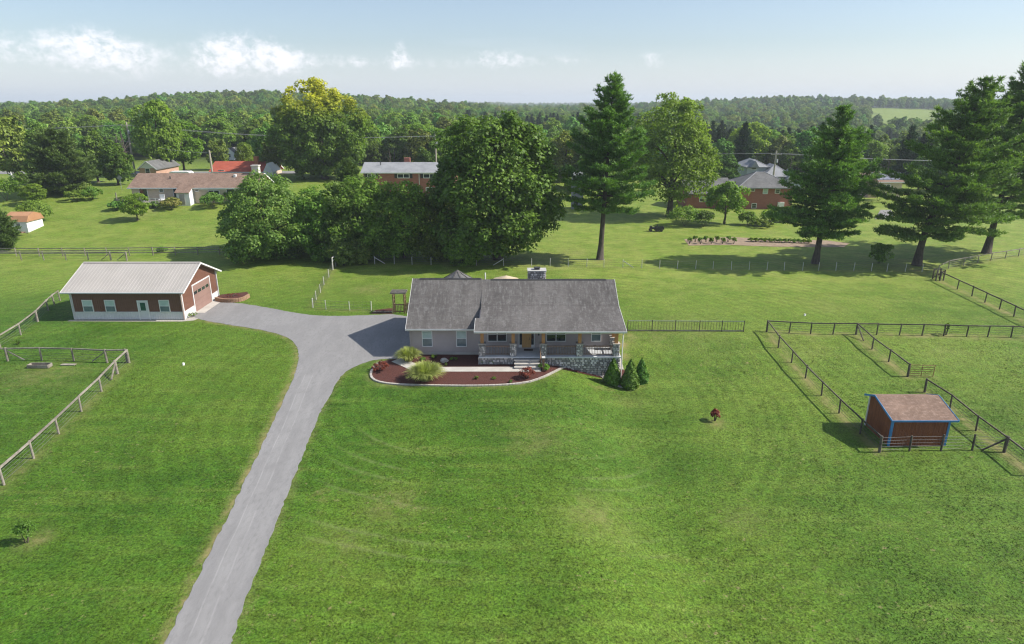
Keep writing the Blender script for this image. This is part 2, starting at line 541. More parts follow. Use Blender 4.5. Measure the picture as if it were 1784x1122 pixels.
m_redroof = M('red_roof', (.33, .075, .045), (.40, .10, .06), .6, .9, .2, 25)
m_rust = M('orange_shingle', (.36, .185, .095), (.43, .23, .125), .7, .9, .2, 25)
m_pole = M('pole_wood', (.36, .31, .26), (.44, .39, .33), 1, .9, stretch=(3, 3, .3))
m_bark = M('bark', (.060, .048, .038), (.11, .09, .072), 2, .95, .6, 8, stretch=(3, 3, .7))
m_soil = M('garden_soil', (.24, .175, .12), (.31, .235, .165), 1.2, .95, .4, 12)
m_gravel = M('gravel', (.34, .31, .27), (.46, .42, .37), 6, .95, .5, 30)
m_insul = M('wire_line', (.30, .31, .32), rough=.4)
m_solar = M('solar_panel', (.20, .20, .24), (.27, .27, .31), 1, .15, spec=.7)

L_maple = leaf_mat('leaf_dark_maple', (0.085, 0.149, 0.019), (0.132, 0.212, 0.026), (0.201, 0.273, 0.041), .32, .30, rnd=.05)
L_mid = leaf_mat('leaf_mid', (0.079, 0.155, 0.024), (0.125, 0.219, 0.030), (0.196, 0.283, 0.046))
L_light = leaf_mat('leaf_light', (0.140, 0.246, 0.031), (0.196, 0.314, 0.039), (0.263, 0.375, 0.063), .46, rnd=.10)
L_yellow = leaf_mat('leaf_yellow_top', (0.094, 0.165, 0.022), (0.137, 0.216, 0.024), (0.196, 0.281, 0.033), topc=(.45, .44, .032), toph=(17, 26), rnd=.02)
L_dog = leaf_mat('leaf_dogwood', (0.124, 0.213, 0.043), (0.186, 0.285, 0.056), (0.373, 0.428, 0.103), scale=.5, rnd=.06)
L_hedge = leaf_mat('leaf_hedge', (0.123, 0.233, 0.034), (0.184, 0.311, 0.042), (0.264, 0.407, 0.061), scale=.6, rnd=.10)
L_pine = leaf_mat('needle_pine', (0.106, 0.208, 0.046), (0.172, 0.305, 0.060), (0.285, 0.400, 0.084), .26, .35, rnd=.06, hue=.008)
L_spruce = leaf_mat('needle_spruce', (0.072, 0.139, 0.026), (0.108, 0.182, 0.035), (0.144, 0.227, 0.050), .16, .35, rnd=.08)
L_arb = leaf_mat('leaf_arborvitae', (0.069, 0.168, 0.022), (0.105, 0.228, 0.029), (0.162, 0.297, 0.041), .15, 2.0, rnd=.05)
L_red = leaf_mat('leaf_red', (0.170, 0.045, 0.024), (0.240, 0.075, 0.035), (0.270, 0.130, 0.050), .25, 3.0, rnd=.12, hue=.01)
L_orn = leaf_mat('leaf_ornamental', (0.276, 0.331, 0.083), (0.400, 0.442, 0.138), (0.580, 0.580, 0.262), .30, 3.0, rnd=.10, hue=.005)
L_flower = leaf_mat('leaf_flowering', (0.169, 0.208, 0.039), (0.286, 0.247, 0.065), (0.442, 0.286, 0.091), .25, 2.0, rnd=.05)
L_far = leaf_mat('leaf_wood', (0.091, 0.190, 0.029), (0.153, 0.282, 0.039), (0.244, 0.367, 0.057), .22, .22, rnd=.34, hue=.045)


# ------------------------------------------------------------------ ground
BIGX = (-9.7, 9.95)
drive_px = [(287, 1122), (348, 998), (397, 900), (446, 799), (493, 699), (514, 652), (521, 625), (519, 605), (508, 592), (486, 582),
            (455, 575), (420, 569), (380, 563), (350, 557)]
drive_l = [at_z(x, y, 0).to_2d() for x, y in drive_px]
v0 = (drive_l[0] - drive_l[1]).normalized()
drive_r_px = [(403, 1122), (412, 1090), (432, 1033), (456, 975), (483, 908), (516, 822), (545, 750), (563, 706), (575, 690), (586, 666), (598, 651),
              (617, 639), (640, 630), (666, 625)]
drive_r = [at_z(x, y, 0).to_2d() for x, y in drive_r_px]
drive_top_px = [(384, 527), (412, 527.5), (450, 533), (490, 541), (530, 548), (570, 551), (620, 550), (650, 549), (684, 547.5)]
drive_top = [at_z(x, y, 0).to_2d() for x, y in drive_top_px]
drive_poly = [drive_l[0] + v0 * 70] + drive_l + [Vector((-36.4, 71.2)), Vector((-36.4, 78.0))] + drive_top + \
             [Vector((-11.6, 70.9)), Vector((-9.72, 70.9)), Vector((-9.72, 59.0)), Vector((-10.6, 57.9))] + drive_r[::-1] + [drive_r[0] + v0 * 70]

def smooth_poly(pts, it=2):
    pts = [Vector(p) for p in pts]
    for _ in range(it):
        q = []
        for i in range(len(pts) - 1):
            a, b = pts[i], pts[i + 1]
            q += [a * .75 + b * .25, a * .25 + b * .75]
        pts = [pts[0]] + q + [pts[-1]]
    return pts
dl = smooth_poly([drive_l[0] + v0 * 70] + drive_l)
def rough(pts, amp, seed):
    rng = random.Random(seed); out = []
    for a, b in zip(pts[:-1], pts[1:]):
        n = max(1, int((b - a).length / .35))
        out += [a.lerp(b, k / n) + Vector((rng.uniform(-amp, amp), rng.uniform(-amp, amp))) for k in range(n)]
    return out + [pts[-1]]
dt = smooth_poly(drive_top)
dr = smooth_poly([Vector((-10.6, 57.9))] + drive_r[::-1])
drive_poly = rough(dl, .07, 1) + [Vector((-36.4, 71.2)), Vector((-36.4, 78.0))] + rough(dt, .06, 2) + [Vector((-11.6, 70.9)), Vector((-9.72, 70.9)), Vector((-9.72, 59.0))] + rough(dr, .07, 3) + [drive_r[0] + v0 * 70]

bed_px = [(690, 626), (668, 629), (653, 637), (645, 651), (649, 662), (667, 668), (700, 671), (760, 672.5), (820, 673), (870, 672), (915, 668),
          (945, 659), (965, 649), (980, 641), (1000, 640), (1020, 643), (1040, 651), (1055, 662), (1072, 672), (1092, 677), (1110, 673), (1121, 663), (1117, 650)]
bed_front = [at(x, y).to_2d() for x, y in bed_px]
bed_front = smooth_poly(bed_front, 1)
bed_poly = bed_front + [Vector((10.9, 58.4)), Vector((9.98, 58.4)), Vector((9.98, 56.55)), Vector((-3.05, 56.55)), Vector((-3.05, 59.08)), Vector((-9.7, 59.08))]
walk_poly = [at_z(x, y, 0).to_2d() for x, y in [(682, 631), (699, 624), (739, 640.5), (941, 640), (943, 648.5), (722, 648.5)]]

def inpoly(poly, x, y):
    x = np.asarray(x); y = np.asarray(y)
    c = np.zeros(x.shape, bool)
    P = [(p[0], p[1]) for p in poly]
    for (x1, y1), (x2, y2) in zip(P, P[1:] + P[:1]):
        if y1 == y2: continue
        k = (y1 > y) != (y2 > y)
        c ^= k & (x < (x2 - x1) * (y - y1) / (y2 - y1) + x1)
    return c
def dist_line(pts, x, y):
    d = np.full(np.shape(x), 1e9)
    for a, b in zip(pts[:-1], pts[1:]):
        ax, ay, bx, by = a[0], a[1], b[0], b[1]
        L2 = max((bx - ax) ** 2 + (by - ay) ** 2, 1e-9)
        u = np.clip(((x - ax) * (bx - ax) + (y - ay) * (by - ay)) / L2, 0, 1)
        d = np.minimum(d, np.hypot(x - ax - u * (bx - ax), y - ay - u * (by - ay)))
    return d

# fence lines as photographed (foot of every post)
F = {
 'front_west': [(-62, 904), (7, 845), (58.8, 798.7), (102.6, 756), (142, 717), (177, 682), (205, 651.5), (225, 632)],
 'cross_west': [(-45, 630), (14, 629), (73, 628), (129, 629), (187, 632), (225, 632)],
 'garage_west': [(-40, 630), (1, 606.7), (36.6, 584), (66, 561), (84.5, 541), (95, 531), (105, 524)],
 'back_west': [(-2, 453.5), (37.7, 453.5), (76.7, 453.5), (115.4, 453.3), (154, 453.3), (193.7, 453.6), (221, 454)],
 'board_west': [(-12, 446.5), (29, 446.5), (69, 446.5), (110, 446.2), (149, 446), (187, 445.8), (226, 445.5), (267, 445), (306, 444.6), (345, 444.2), (383, 444), (415, 443.7)],
 'mesh_yard': [(647, 541), (609.5, 541), (568, 539), (545, 536), (551, 522.6), (558.5, 510), (564.4, 496.5), (573, 483), (580, 469.6), (590, 459)],
 'wire_back': [(590, 459), (622, 459.5), (653, 460), (687, 460), (718, 461), (751, 461.6), (790, 462), (830, 462.5), (877, 463), (926, 464), (958, 464), (990, 464.3), (1022, 464.8), (1052, 465.6),
               (1085, 466.4), (1118, 467), (1149, 468), (1180, 468.2), (1212, 468.6), (1242, 469), (1274, 470), (1305, 470.3), (1336, 470.8), (1366, 471), (1398, 471.2), (1426, 471.4),
               (1456, 471.7), (1487, 472), (1518, 472.4), (1545, 473), (1577, 473), (1606, 474), (1634, 477)],
 'east_corner': [(1637, 489), (1667.5, 504), (1693, 516), (1715.6, 527), (1741, 539), (1766, 551.7), (1795, 566), (1830, 583)],
 'east_back': [(1634, 477), (1652, 468), (1678, 463), (1703, 458.6), (1726, 454), (1751, 450.4), (1774, 446.6), (1800, 442.5)],
 'paddock_back': [(1335.5, 578), (1374.6, 580), (1412, 581.8), (1451, 582.6), (1491, 582.8), (1527, 583.3), (1566.7, 584), (1606, 584.6), (1643.7, 585.3), (1683.5, 586.5), (1720.4, 587), (1761, 587.8), (1803, 589)],
 'paddock_west': [(1335.5, 578), (1355.6, 606), (1378.8, 632), (1403, 659), (1431, 689), (1461.5, 720), (1498, 756), (1531.8, 788)],
 'paddock_front': [(1531.8, 788), (1584, 786), (1639, 785.5), (1693.3, 784.5), (1748.8, 788)],
 'paddock_east': [(1610.6, 683.4), (1654.5, 712), (1699.7, 750.6), (1748.8, 788), (1800, 829)],
 'paddock_mid': [(1491, 582.8), (1518.9, 608.5), (1548, 630.4), (1581, 656.3)],
 'gate': [(1581, 656.3), (1625, 657.6)],
 'steel_side': [(1093, 577), (1135.6, 577.2), (1176, 577.4), (1218, 577.6), (1257, 577.8), (1295, 578)],
}
FW = {k: [at(x, y) for x, y in v] for k, v in F.items()}

def grow(start, step, end, k):
    out = []; p = start; s = step
    while p < end:
        s *= k; p += s; out.append(p)
    return out
step = .45
xs = np.arange(-78, 88.01, step); ys = np.arange(17, 112.01, step)
xs = np.array([-q for q in grow(78, step * 1.3, 5200, 1.11)][::-1] + list(xs) + grow(88, step * 1.3, 5200, 1.11))
ys = np.array([17 - q for q in grow(0, 1.0, 260, 1.25)][::-1] + list(ys) + grow(112, step * 1.4, 900, 1.045))
ys = np.array(list(ys) + grow(ys[-1], 30, 6500, 1.10))
GX, GY = np.meshgrid(xs, ys)
GZ = terr(GX, GY)
nx, ny = len(xs), len(ys)

def zone(x, y):
    dry = np.zeros(x.shape)
    near = (np.abs(x) < 110) & (y > 10) & (y < 135)
    xn, yn = x[near], y[near]
    q = np.zeros(xn.shape)
    for k in ('paddock_west', 'paddock_back', 'paddock_east', 'paddock_mid', 'east_corner'):
        q = np.maximum(q, 1.0 * np.exp(-(dist_line(FW[k], xn, yn) / .50) ** 2))
    for k in ('mesh_yard', 'front_west', 'east_back', 'gate'):
        q = np.maximum(q, .50 * np.exp(-(dist_line(FW[k], xn, yn) / .55) ** 2))
    q = np.maximum(q, .55 * np.exp(-(dist_line(FW['wire_back'], xn, yn) / .4) ** 2))
    q = np.maximum(q, 1.25 * np.exp(-(dist_line(dl, xn, yn) / .34) ** 2))
    q = np.maximum(q, .40 * np.exp(-(dist_line(dr, xn, yn) / .35) ** 2))
    q = np.maximum(q, .55 * np.exp(-(dist_line(bed_front, xn, yn) / .55) ** 2))
    for (px, py, r, w) in [(1245, 737, .75, 1.2), (60, 940, .8, .9), (685, 880, 1.6, .55), (1040, 900, 2.2, .45), (935, 765, 2.2, .38), (1195, 570, 5, .3), (1430, 530, 3, .3),
                           (70, 655, 3.5, .45), (1100, 700, 1.5, .3), (640, 505, 2.5, .45), (960, 455, 5, .6), (1000, 440, 3, .5), (600, 945, 2, .3), (1595, 470, 3, .7), (1720, 446, 3, .5),
                           (1420, 462, 1.6, .7), (1045, 455, 1.6, .7), (1300, 908, 1.5, .3), (1090, 585, 1.2, .9), (1086, 600, 1.0, 1.0), (1084, 620, .8, 1.0), (1140, 580, 3, .35),
                           (1640, 610, 3, .25), (1400, 600, 3, .25), (240, 372, 4, .5), (345, 552, 1.2, .9)]:
        p = at(px, py)
        q = np.maximum(q, w * np.exp(-((xn - p.x) ** 2 + (yn - p.y) ** 2) / r ** 2))
    dry[near] = q
    pale = sstep(66, 100, y) * .85 + .34 * sstep(-4, 14, x) * sstep(20, 60, y)
    pale = np.clip(pale, 0, 1)
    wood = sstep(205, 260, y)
    fld = (y > 560) & (y < 1080) & (x > .50 * y) & (x < .64 * y)
    wood = np.where(fld, 0, wood); pale = np.where(fld, 1.0, pale)
    return dry, pale, wood

def set_zone(me, x, y):
    d, p, w = zone(x, y)
    a = me.color_attributes.new('zone', 'FLOAT_COLOR', 'POINT')
    arr = np.ones((len(d), 4), np.float32)
    arr[:, 0] = d; arr[:, 1] = p; arr[:, 2] = w
    a.data.foreach_set('color', arr.ravel())

idx = np.arange(nx * ny).reshape(ny, nx)
quads = np.stack([idx[:-1, :-1], idx[:-1, 1:], idx[1:, 1:], idx[1:, :-1]], -1).reshape(-1)
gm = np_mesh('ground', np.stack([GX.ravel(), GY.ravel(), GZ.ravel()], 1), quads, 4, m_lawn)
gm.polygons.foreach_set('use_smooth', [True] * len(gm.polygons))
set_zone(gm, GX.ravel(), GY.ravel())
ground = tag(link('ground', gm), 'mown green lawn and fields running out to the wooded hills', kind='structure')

def sheet(name, poly, mat, off, cell=None, kind='structure', label=None):
    """flat piece of ground laid on the terrain"""
    P = [Vector((p[0], p[1], 0)) for p in poly]
    tris = tessellate_polygon([P])
    me = bpy.data.meshes.new(name)
    me.from_pydata([tuple(p) for p in P], [], [tuple(t) for t in tris])
    import bmesh
    bm = bmesh.new(); bm.from_mesh(me)
    if cell:
        for _ in range(5):
            es = [e for e in bm.edges if e.calc_length() > cell]
            if not es: break
            bmesh.ops.subdivide_edges(bm, edges=es, cuts=1)
            bmesh.ops.triangulate(bm, faces=[f for f in bm.faces if len(f.verts) > 3])
    for v in bm.verts:
        v.co.z = float(terr(v.co.x, v.co.y)) + off
    bmesh.ops.recalc_face_normals(bm, faces=bm.faces)
    if sum(f.normal.z for f in bm.faces) < 0:
        bmesh.ops.reverse_faces(bm, faces=bm.faces)
    bm.to_mesh(me); bm.free()
    me.materials.append(mat)
    return tag(link(name, me), label, kind=kind)

def asphalt_tracks():
    t = NT(m_asphalt.node_tree)
    b = t.n['Principled BSDF']
    src = b.inputs['Base Color'].links[0].from_socket
    d = (drive_l[5] - drive_l[0]).normalized()
    nrm = Vector((d.y, -d.x))
    c0 = ((drive_l[2] + drive_r[2] * .5 + drive_r[3] * .5) / 2).dot(nrm)
    pos = t.new('ShaderNodeNewGeometry').outputs['Position']
    ac = t.vmath('DOT_PRODUCT', pos, (nrm.x, nrm.y, 0))
    al = t.vmath('DOT_PRODUCT', pos, (d.x, d.y, 0))
    cb = t.new('ShaderNodeCombineXYZ')
    t.l.new(ac, cb.inputs[0]); t.l.new(t.math('MULTIPLY', al, .03), cb.inputs[1])
    wob = t.math('MULTIPLY', t.math('SUBTRACT', t.noise(t.mapping(pos, (.12, .12, 0)), 1, 2), .5), .5)
    a = t.math('ADD', t.math('SUBTRACT', ac, c0), wob)
    tot = None
    for off, w, k in ((-.55, .05, 1), (.12, .06, .8), (-.25, .35, .45), (.95, .25, .3), (-1.2, .2, .25)):
        q = t.math('MULTIPLY', t.math('SUBTRACT', a, off), 1 / w)
        e = t.math('MULTIPLY', t.math('EXPONENT', t.math('MULTIPLY', t.math('MULTIPLY', q, q), -1)), k)
        tot = e if tot is None else t.math('MAXIMUM', tot, e)
    sep = t.new('ShaderNodeSeparateXYZ')
    t.l.new(pos, sep.inputs[0])
    mask = t.math('MULTIPLY', t.ramp(sep.outputs[1], 60, 52), t.ramp(t.noise(t.mapping(pos, (.5, .5, 0)), 1, 3), .3, .6))
    col = t.mix(t.math('MULTIPLY', t.math('MULTIPLY', tot, mask), .55), src, (.36, .35, .34))
    st = t.ramp(t.noise(cb.outputs[0], 7, 3, .6), .45, .75)
    col = t.mix(t.math('MULTIPLY', st, .22), col, (.19, .19, .19))
    t.l.new(col, b.inputs['Base Color'])
asphalt_tracks()
sheet('driveway', drive_poly, m_asphalt, .02)
sheet('garage_apron', [(-36.44, 72.3), (-35.3, 72.3), (-35.3, 77.2), (-36.44, 77.2)], m_conc, .035)
sheet('front_path', walk_poly, m_conc, .07)
sheet('planting_bed', bed_poly, m_mulch, .045, .9)
sheet('gravel_strip', [(9.98, 58.5), (10.7, 58.5), (10.75, 66.5), (9.98, 66.5)], m_gravel, .04, .8)
# lane behind the ranch house and the neighbours' drives
rd_l = [(-420, 196), (-260, 196), (-150, 195), (-95, 194), (-60, 196)]
rd = [Vector((x, y)) for x, y in rd_l] + [Vector((x, y - 7.5)) for x, y in rd_l[::-1]]
sheet('lane', rd, m_asphalt, .06, 9)
sheet('neighbour_drive', [at(x, y).to_2d() for x, y in [(1534, 366), (1552, 366), (1560, 376), (1540, 383), (1524, 382)]], m_asphalt, .05, 4)
sheet('vegetable_plot', [at(x, y).to_2d() for x, y in [(1192, 417), (1270, 413), (1330, 416), (1440, 419), (1480, 424), (1470, 431), (1350, 430), (1270, 427), (1200, 428)]], m_soil, .03, 2)


# ------------------------------------------------------------------ building helpers
def rot_pts(vs, o, rz):
    c, s = math.cos(rz), math.sin(rz)
    return [(o[0] + x * c - y * s, o[1] + x * s + y * c, z) for x, y, z in vs]

def lap_wall_y(mb, x0, x1, z0, z1, y, exp=.17, face=-1):
    """lapped boards on a wall that faces -y (face=-1) or +y"""
    z = z0
    while z < z1 - .01:
        t = min(z + exp, z1)
        a, b = y + face * .028, y + face * .006
        mb.extx([(a, z), (b, t), (y - face * .02, t), (y - face * .02, z)], x0, x1)
        z += exp
def lap_wall_x(mb, yprof, z0, z1, x, exp=.17, face=1):
    """lapped boards on a gable facing +x or -x; yprof(z) gives (y0, y1)"""
    z = z0
    while z < z1 - .01:
        t = min(z + exp, z1)
        y0, y1 = yprof((z + t) / 2)
        a, b = x + face * .028, x + face * .006
        if y1 - y0 > .05:
            mb.exty([(a, z), (b, t), (x - face * .02, t), (x - face * .02, z)], y0, y1)
        z += exp

def window_y(par, xc, z0, w, h, y, mat_up=None, mat_lo=None, double=1, name='window', fr=.07, frame=None, horizontal=True):
    """window on a wall facing -y; the frame is the part, panes and meeting rail its sub-parts"""
    frame = frame or m_white
    x0, x1 = xc - w / 2, xc + w / 2
    mb = MB()
    mb.box(x0, x0 + fr, y - .07, y + .02, z0, z0 + h); mb.box(x1 - fr, x1, y - .07, y + .02, z0, z0 + h)
    mb.box(x0 + fr, x1 - fr, y - .068, y + .02, z0 + h - fr, z0 + h); mb.box(x0 + fr, x1 - fr, y - .085, y + .02, z0, z0 + fr)
    for k in range(1, double):
        xm = x0 + (x1 - x0) * k / double
        mb.box(xm - fr * .6, xm + fr * .6, y - .066, y + .02, z0 + fr, z0 + h - fr)
    o = mb.build(name, frame, par)
    for k in range(double):
        a = x0 + (x1 - x0) * k / double + fr * .9; b = x0 + (x1 - x0) * (k + 1) / double - fr * .9
        zm = z0 + h * .50
        if horizontal:
            MB().box(a, b, y - .052, y - .012, zm - .025, zm + .025).build('meeting_rail', frame, o)
            MB().box(a, b, y - .035, y - .030, zm + .02, z0 + h - fr + .01).build('pane', mat_up or m_glass, o)
            MB().box(a, b, y - .045, y - .040, z0 + fr - .01, zm - .02).build('pane', mat_lo or m_glass, o)
        else:
            MB().box(a, b, y - .040, y - .035, z0 + fr - .01, z0 + h - fr + .01).build('pane', mat_up or m_glass, o)
    return o

def stone_face(mb, x0, x1, z0f, z1, y, rng, size=.34, depth=.06, axis='y', face=-1):
    """irregular fitted stones on a vertical face; z0f(x) is the bottom"""
    rows = max(1, int(round((z1 - min(z0f(x0), z0f(x1))) / (size * .72))))
    zb = min(z0f(x0), z0f(x1))
    rh = (z1 - zb) / rows
    for r in range(rows):
        x = x0 + (rng.random() * -.2)
        za, zt = zb + r * rh, zb + (r + 1) * rh
        while x < x1 - .02:
            w = size * (.65 + rng.random() * .85)
            a, b = max(x, x0), min(x + w, x1)
            x += w
            if b - a < .06: continue
            if zt < z0f((a + b) / 2) - .1: continue
            g = .018
            n = rng.choice((6, 7, 8))
            pts = []
            cx, cz = (a + b) / 2, (za + zt) / 2
            hw, hh = (b - a) / 2 - g, (zt - za) / 2 - g + rng.random() * .02
            for k in range(n):
                an = 2 * math.pi * (k + rng.random() * .6) / n
                ca, sa = math.cos(an), math.sin(an)
                m = 1 / max(abs(ca), abs(sa))
                q = (m * .55 + .42) * (.84 + rng.random() * .2)
                q = min(q, m)
                pts.append((cx + hw * ca * q, min(cz + hh * sa * q, z1 - .004)))
            d = depth * (.5 + rng.random() * .8)
            if axis == 'y':
                back = [(p[0], y, p[1]) for p in pts]
                mid = [(p[0], y + face * d * .7, p[1]) for p in pts]
                fr_ = [(cx + (p[0] - cx) * .78, y + face * d, cz + (p[1] - cz) * .78) for p in pts]
            else:
                back = [(y, p[0], p[1]) for p in pts]
                mid = [(y + face * d * .7, p[0], p[1]) for p in pts]
                fr_ = [(y + face * d, cx + (p[0] - cx) * .78, cz + (p[1] - cz) * .78) for p in pts]
            n_ = len(pts)
            fs = [(i, (i + 1) % n_, (i + 1) % n_ + n_, i + n_) for i in range(n_)]
            fs += [(i + n_, (i + 1) % n_ + n_, (i + 1) % n_ + 2 * n_, i + 2 * n_) for i in range(n_)]
            fs += [tuple(range(2 * n_, 3 * n_))]
            mb.add(back + mid + fr_, fs)

def bars_between(mb, p, q, n, z0, z1, w=.03):
    p, q = Vector(p), Vector(q)
    for k in range(n):
        c = p.lerp(q, (k + .5) / n)
        mb.box(c.x - w / 2, c.x + w / 2, c.y - w / 2, c.y + w / 2, z0, z1)


# ------------------------------------------------------------------ the grey ranch house
def main_house():
    H = thing('house', 'long grey ranch house with stone porch and dark shingle roof', 'house', (0, 62, 0))
    rng = random.Random(5)
    XL, XM, XR = -9.7, -3.05, 9.95
    YF, YB = 59.1, 70.0
    YM = 59.0
    # walls (core boxes, lapped boards in front)
    core = MB()
    core.box(XL + .03, XM, YF + .02, YB - .03, .0, 2.85)
    core.box(XM + .001, XR - .03, YM + .02, YB - .03, -1.9, 3.0)
    # gable cores
    core.add([(XL + .03, YF + .03, 2.84), (XL + .03, YB - .03, 2.84), (XL + .03, 64.5, 5.86), (XM, YF + .03, 2.84), (XM, YB - .03, 2.84), (XM, 64.5, 5.86)],
             [(0, 2, 1), (3, 4, 5), (0, 3, 5, 2), (1, 2, 5, 4)])
    gp = [(59.03, 2.99), (59.03, 3.75), (61.0, 4.05), (64.5, 5.78), (69.97, 2.99)]
    core.extx(gp, XM - .04, XR - .04)
    core.build('wall', m_siding, H)
    mb = MB()
    lap_wall_y(mb, XL, XM, .32, 2.84, YF)
    lap_wall_y(mb, XM, XR, .70, 3.75, YM)
    lf = lambda z: (YF, YB) if z < 2.85 else (64.5 - (5.95 - z) / .574, 64.5 + (5.95 - z) / .574)
    lap_wall_x(mb, lf, .32, 5.8, XL + .02, face=-1)
    rf = lambda z: (YM, YB) if z < 3.0 else (max(YM, 61.0 - (4.1 - z) / .18 if z < 4.1 else 64.5 - (5.85 - z) / .5), 64.5 + (5.85 - z) / .54)
    lap_wall_x(mb, rf, .70, 5.7, XR - .02, face=1)
    tag(mb.build('siding', m_siding, H), 'lapped grey siding boards')
    # pale foundation strip under the garage wing, right side foundation
    MB().box(XL - .02, XM - .02, YF - .05, YF + .01, -.1, .30).build('foundation', m_conc, H)
    MB().box(XL - .03, XL + .01, YF - .04, YB, -.1, .296).build('foundation', m_conc, H)
    MB().box(XR - .04, XR + .02, 59.02, YB, -1.9, .68).build('foundation', m_conc, H)
    # corner boards
    MB().box(XL - .035, XL + .09, YF - .045, YF + .05, .3, 2.84).build('corner_board', m_siding, H)
    MB().box(XR - .09, XR + .035, YM - .045, YM + .05, .68, 3.7).build('corner_board', m_siding, H)
    # roofs
    tk = .16
    r1 = MB()
    pr = [(58.6, 2.78), (64.5, 6.15), (70.5, 2.78), (70.5, 2.78 - tk), (64.5, 6.15 - tk * 1.15), (58.6, 2.78 - tk)]
    r1.extx(pr, XL - .30, XM + .05)
    roofL = tag(r1.build('roof', m_shingle, H), 'lower wing of the shingle roof over the garage end')
    r2 = MB()
    br = (61.0, 4.30)
    pr = [(58.6, 3.87), br, (64.5, 6.05), (70.5, 2.85), (70.5, 2.85 - tk), (64.5, 6.05 - tk * 1.15), (br[0], br[1] - tk), (58.6, 3.87 - tk)]
    r2.extx(pr, XM + .06, XR + .38)
    pr = [(56.1, 3.42), (58.6, 3.87), (58.6, 3.87 - tk), (56.1, 3.42 - tk)]
    r2.extx(pr, XM - .36, XR + .38)
    # cheek between the two roofs
    roofM = tag(r2.build('roof', m_shingle, H), 'main shingle roof running down over the porch')
    ck = MB().extx([(58.62, 2.6), (58.62, 3.7), (61.0, 4.14), (62.6, 4.9), (62.6, 4.7)], XM + .07, XM + .12)
    ck.build('roof_cheek', m_siding, H)
    # ridge vents
    MB().extx([(64.33, 6.085), (64.5, 6.20), (64.67, 6.085), (64.67, 6.06), (64.33, 6.06)], XL + .4, XM - .1).build('ridge_vent', m_dark, roofL)
    MB().extx([(64.33, 5.99), (64.5, 6.11), (64.67, 5.99), (64.67, 5.95), (64.33, 5.95)], XM + .9, XR - .5).build('ridge_vent', m_dark, roofM)
    # fascia, gutters, rakes
    MB().extx([(58.56, 2.62), (58.56, 2.80), (58.47, 2.82), (58.47, 2.70), (58.53, 2.62)], XL - .32, XM - .38).build('gutter', m_white, roofL)
    MB().extx([(56.06, 3.25), (56.06, 3.43), (55.97, 3.45), (55.97, 3.33), (56.03, 3.25)], XM - .38, XR + .40).build('gutter', m_white, roofM)
    k = MB()
    for s in (1, -1):
        e = 58.6 if s == 1 else 70.5
        k.add([(XL - .33, e, 2.60), (XL - .33, e, 2.79), (XL - .33, 64.5, 6.165), (XL - .33, 64.5, 5.93), (XL - .302, e, 2.60), (XL - .302, e, 2.79), (XL - .302, 64.5, 6.165), (XL - .302, 64.5, 5.93)],
              [(0, 1, 2, 3), (4, 7, 6, 5), (1, 5, 6, 2), (0, 3, 7, 4), (0, 4, 5, 1)])
    k.build('rake_board', m_white, roofL)
    k = MB()
    if True:
        x = XR + .382
        ln = [(56.1, 3.43), (58.6, 3.88), (61.0, 4.31), (64.5, 6.06), (70.5, 2.86)]
        for a, b in zip(ln[:-1], ln[1:]):
            k.add([(x, a[0], a[1]), (x, b[0], b[1]), (x, b[0], b[1] - .22), (x, a[0], a[1] - .22), (x + .025, a[0], a[1]), (x + .025, b[0], b[1]), (x + .025, b[0], b[1] - .22), (x + .025, a[0], a[1] - .22)],
                  [(0, 1, 2, 3), (7, 6, 5, 4), (0, 4, 5, 1), (3, 2, 6, 7), (0, 3, 7, 4), (1, 5, 6, 2)])
    MB().bar((XM - .373, 56.08, 3.33), (XM - .373, 58.6, 3.78), .025, .19).build('rake_board', m_white, roofM)
    k.build('rake_board', m_white, roofM)
    MB().tube([(-2.75, 66.0, 5.0), (-2.75, 66.0, 6.35)], .06, 8).build('vent_pipe', m_white, roofM)
    # chimney
    cb = MB().box(1.72, 3.50, 67.05, 68.2, 3.5, 6.24)
    chim = cb.build('chimney', m_mortar, H)
    st = MB()
    stone_face(st, 1.70, 3.52, lambda x: 4.4, 6.22, 67.05, rng, .30, .06)
    stone_face(st, 67.03, 68.22, lambda x: 4.4, 6.22, 3.50, rng, .30, .06, axis='x', face=1)
    stone_face(st, 67.03, 68.22, lambda x: 4.4, 6.22, 1.72, rng, .30, .06, axis='x', face=-1)
    tag(st.build('chimney_stones', m_stone, chim), kind='stuff')
    MB().box(1.62, 3.60, 66.93, 68.32, 6.24, 6.32).build('chimney_cap', m_cap, chim)
    MB().box(2.35, 2.9, 67.4, 67.85, 6.32, 6.50).box(2.28, 2.97, 67.33, 67.92, 6.501, 6.55).build('flue', m_dark, chim)
    # windows of the garage wing
    for px in (744.5, 804):
        xc = Xat(px, YF, 1.6)
        window_y(H, xc, .86, 1.0, 1.62, YF - .03, m_blind, m_blind2)
    # porch windows and door
    for pxl, pxr, n in ((849.5, 883, 2), (951.5, 986, 2), (1029.5, 1047, 1)):
        a, b = Xat(pxl, YM, 1.8), Xat(pxr, YM, 1.8)
        window_y(H, (a + b) / 2, 1.42, b - a, 1.42, YM - .03, m_glass, m_glass if n == 2 else m_blind2, n)
    a, b = Xat(903.5, YM, 1.8), Xat(931.5, YM, 1.8)
    D = MB()
    D.box(a, a + .08, YM - .10, YM + .02, .68, 2.98); D.box(b - .08, b, YM - .10, YM + .02, .68, 2.98)
    D.box(a + .08, b - .08, YM - .10, YM + .02, 2.88, 2.98)
    D.box(a + .08, b - .08, YM - .14, YM + .02, .684, .74)
    dr_ = D.build('door', m_white, H)
    w = b - a
    d0, d1 = a + w * .27, b - w * .27
    leaf = MB().box(d0, d1, YM - .075, YM - .01, .75, 2.87)
    lf_ = leaf.build('door_leaf', m_door, dr_)
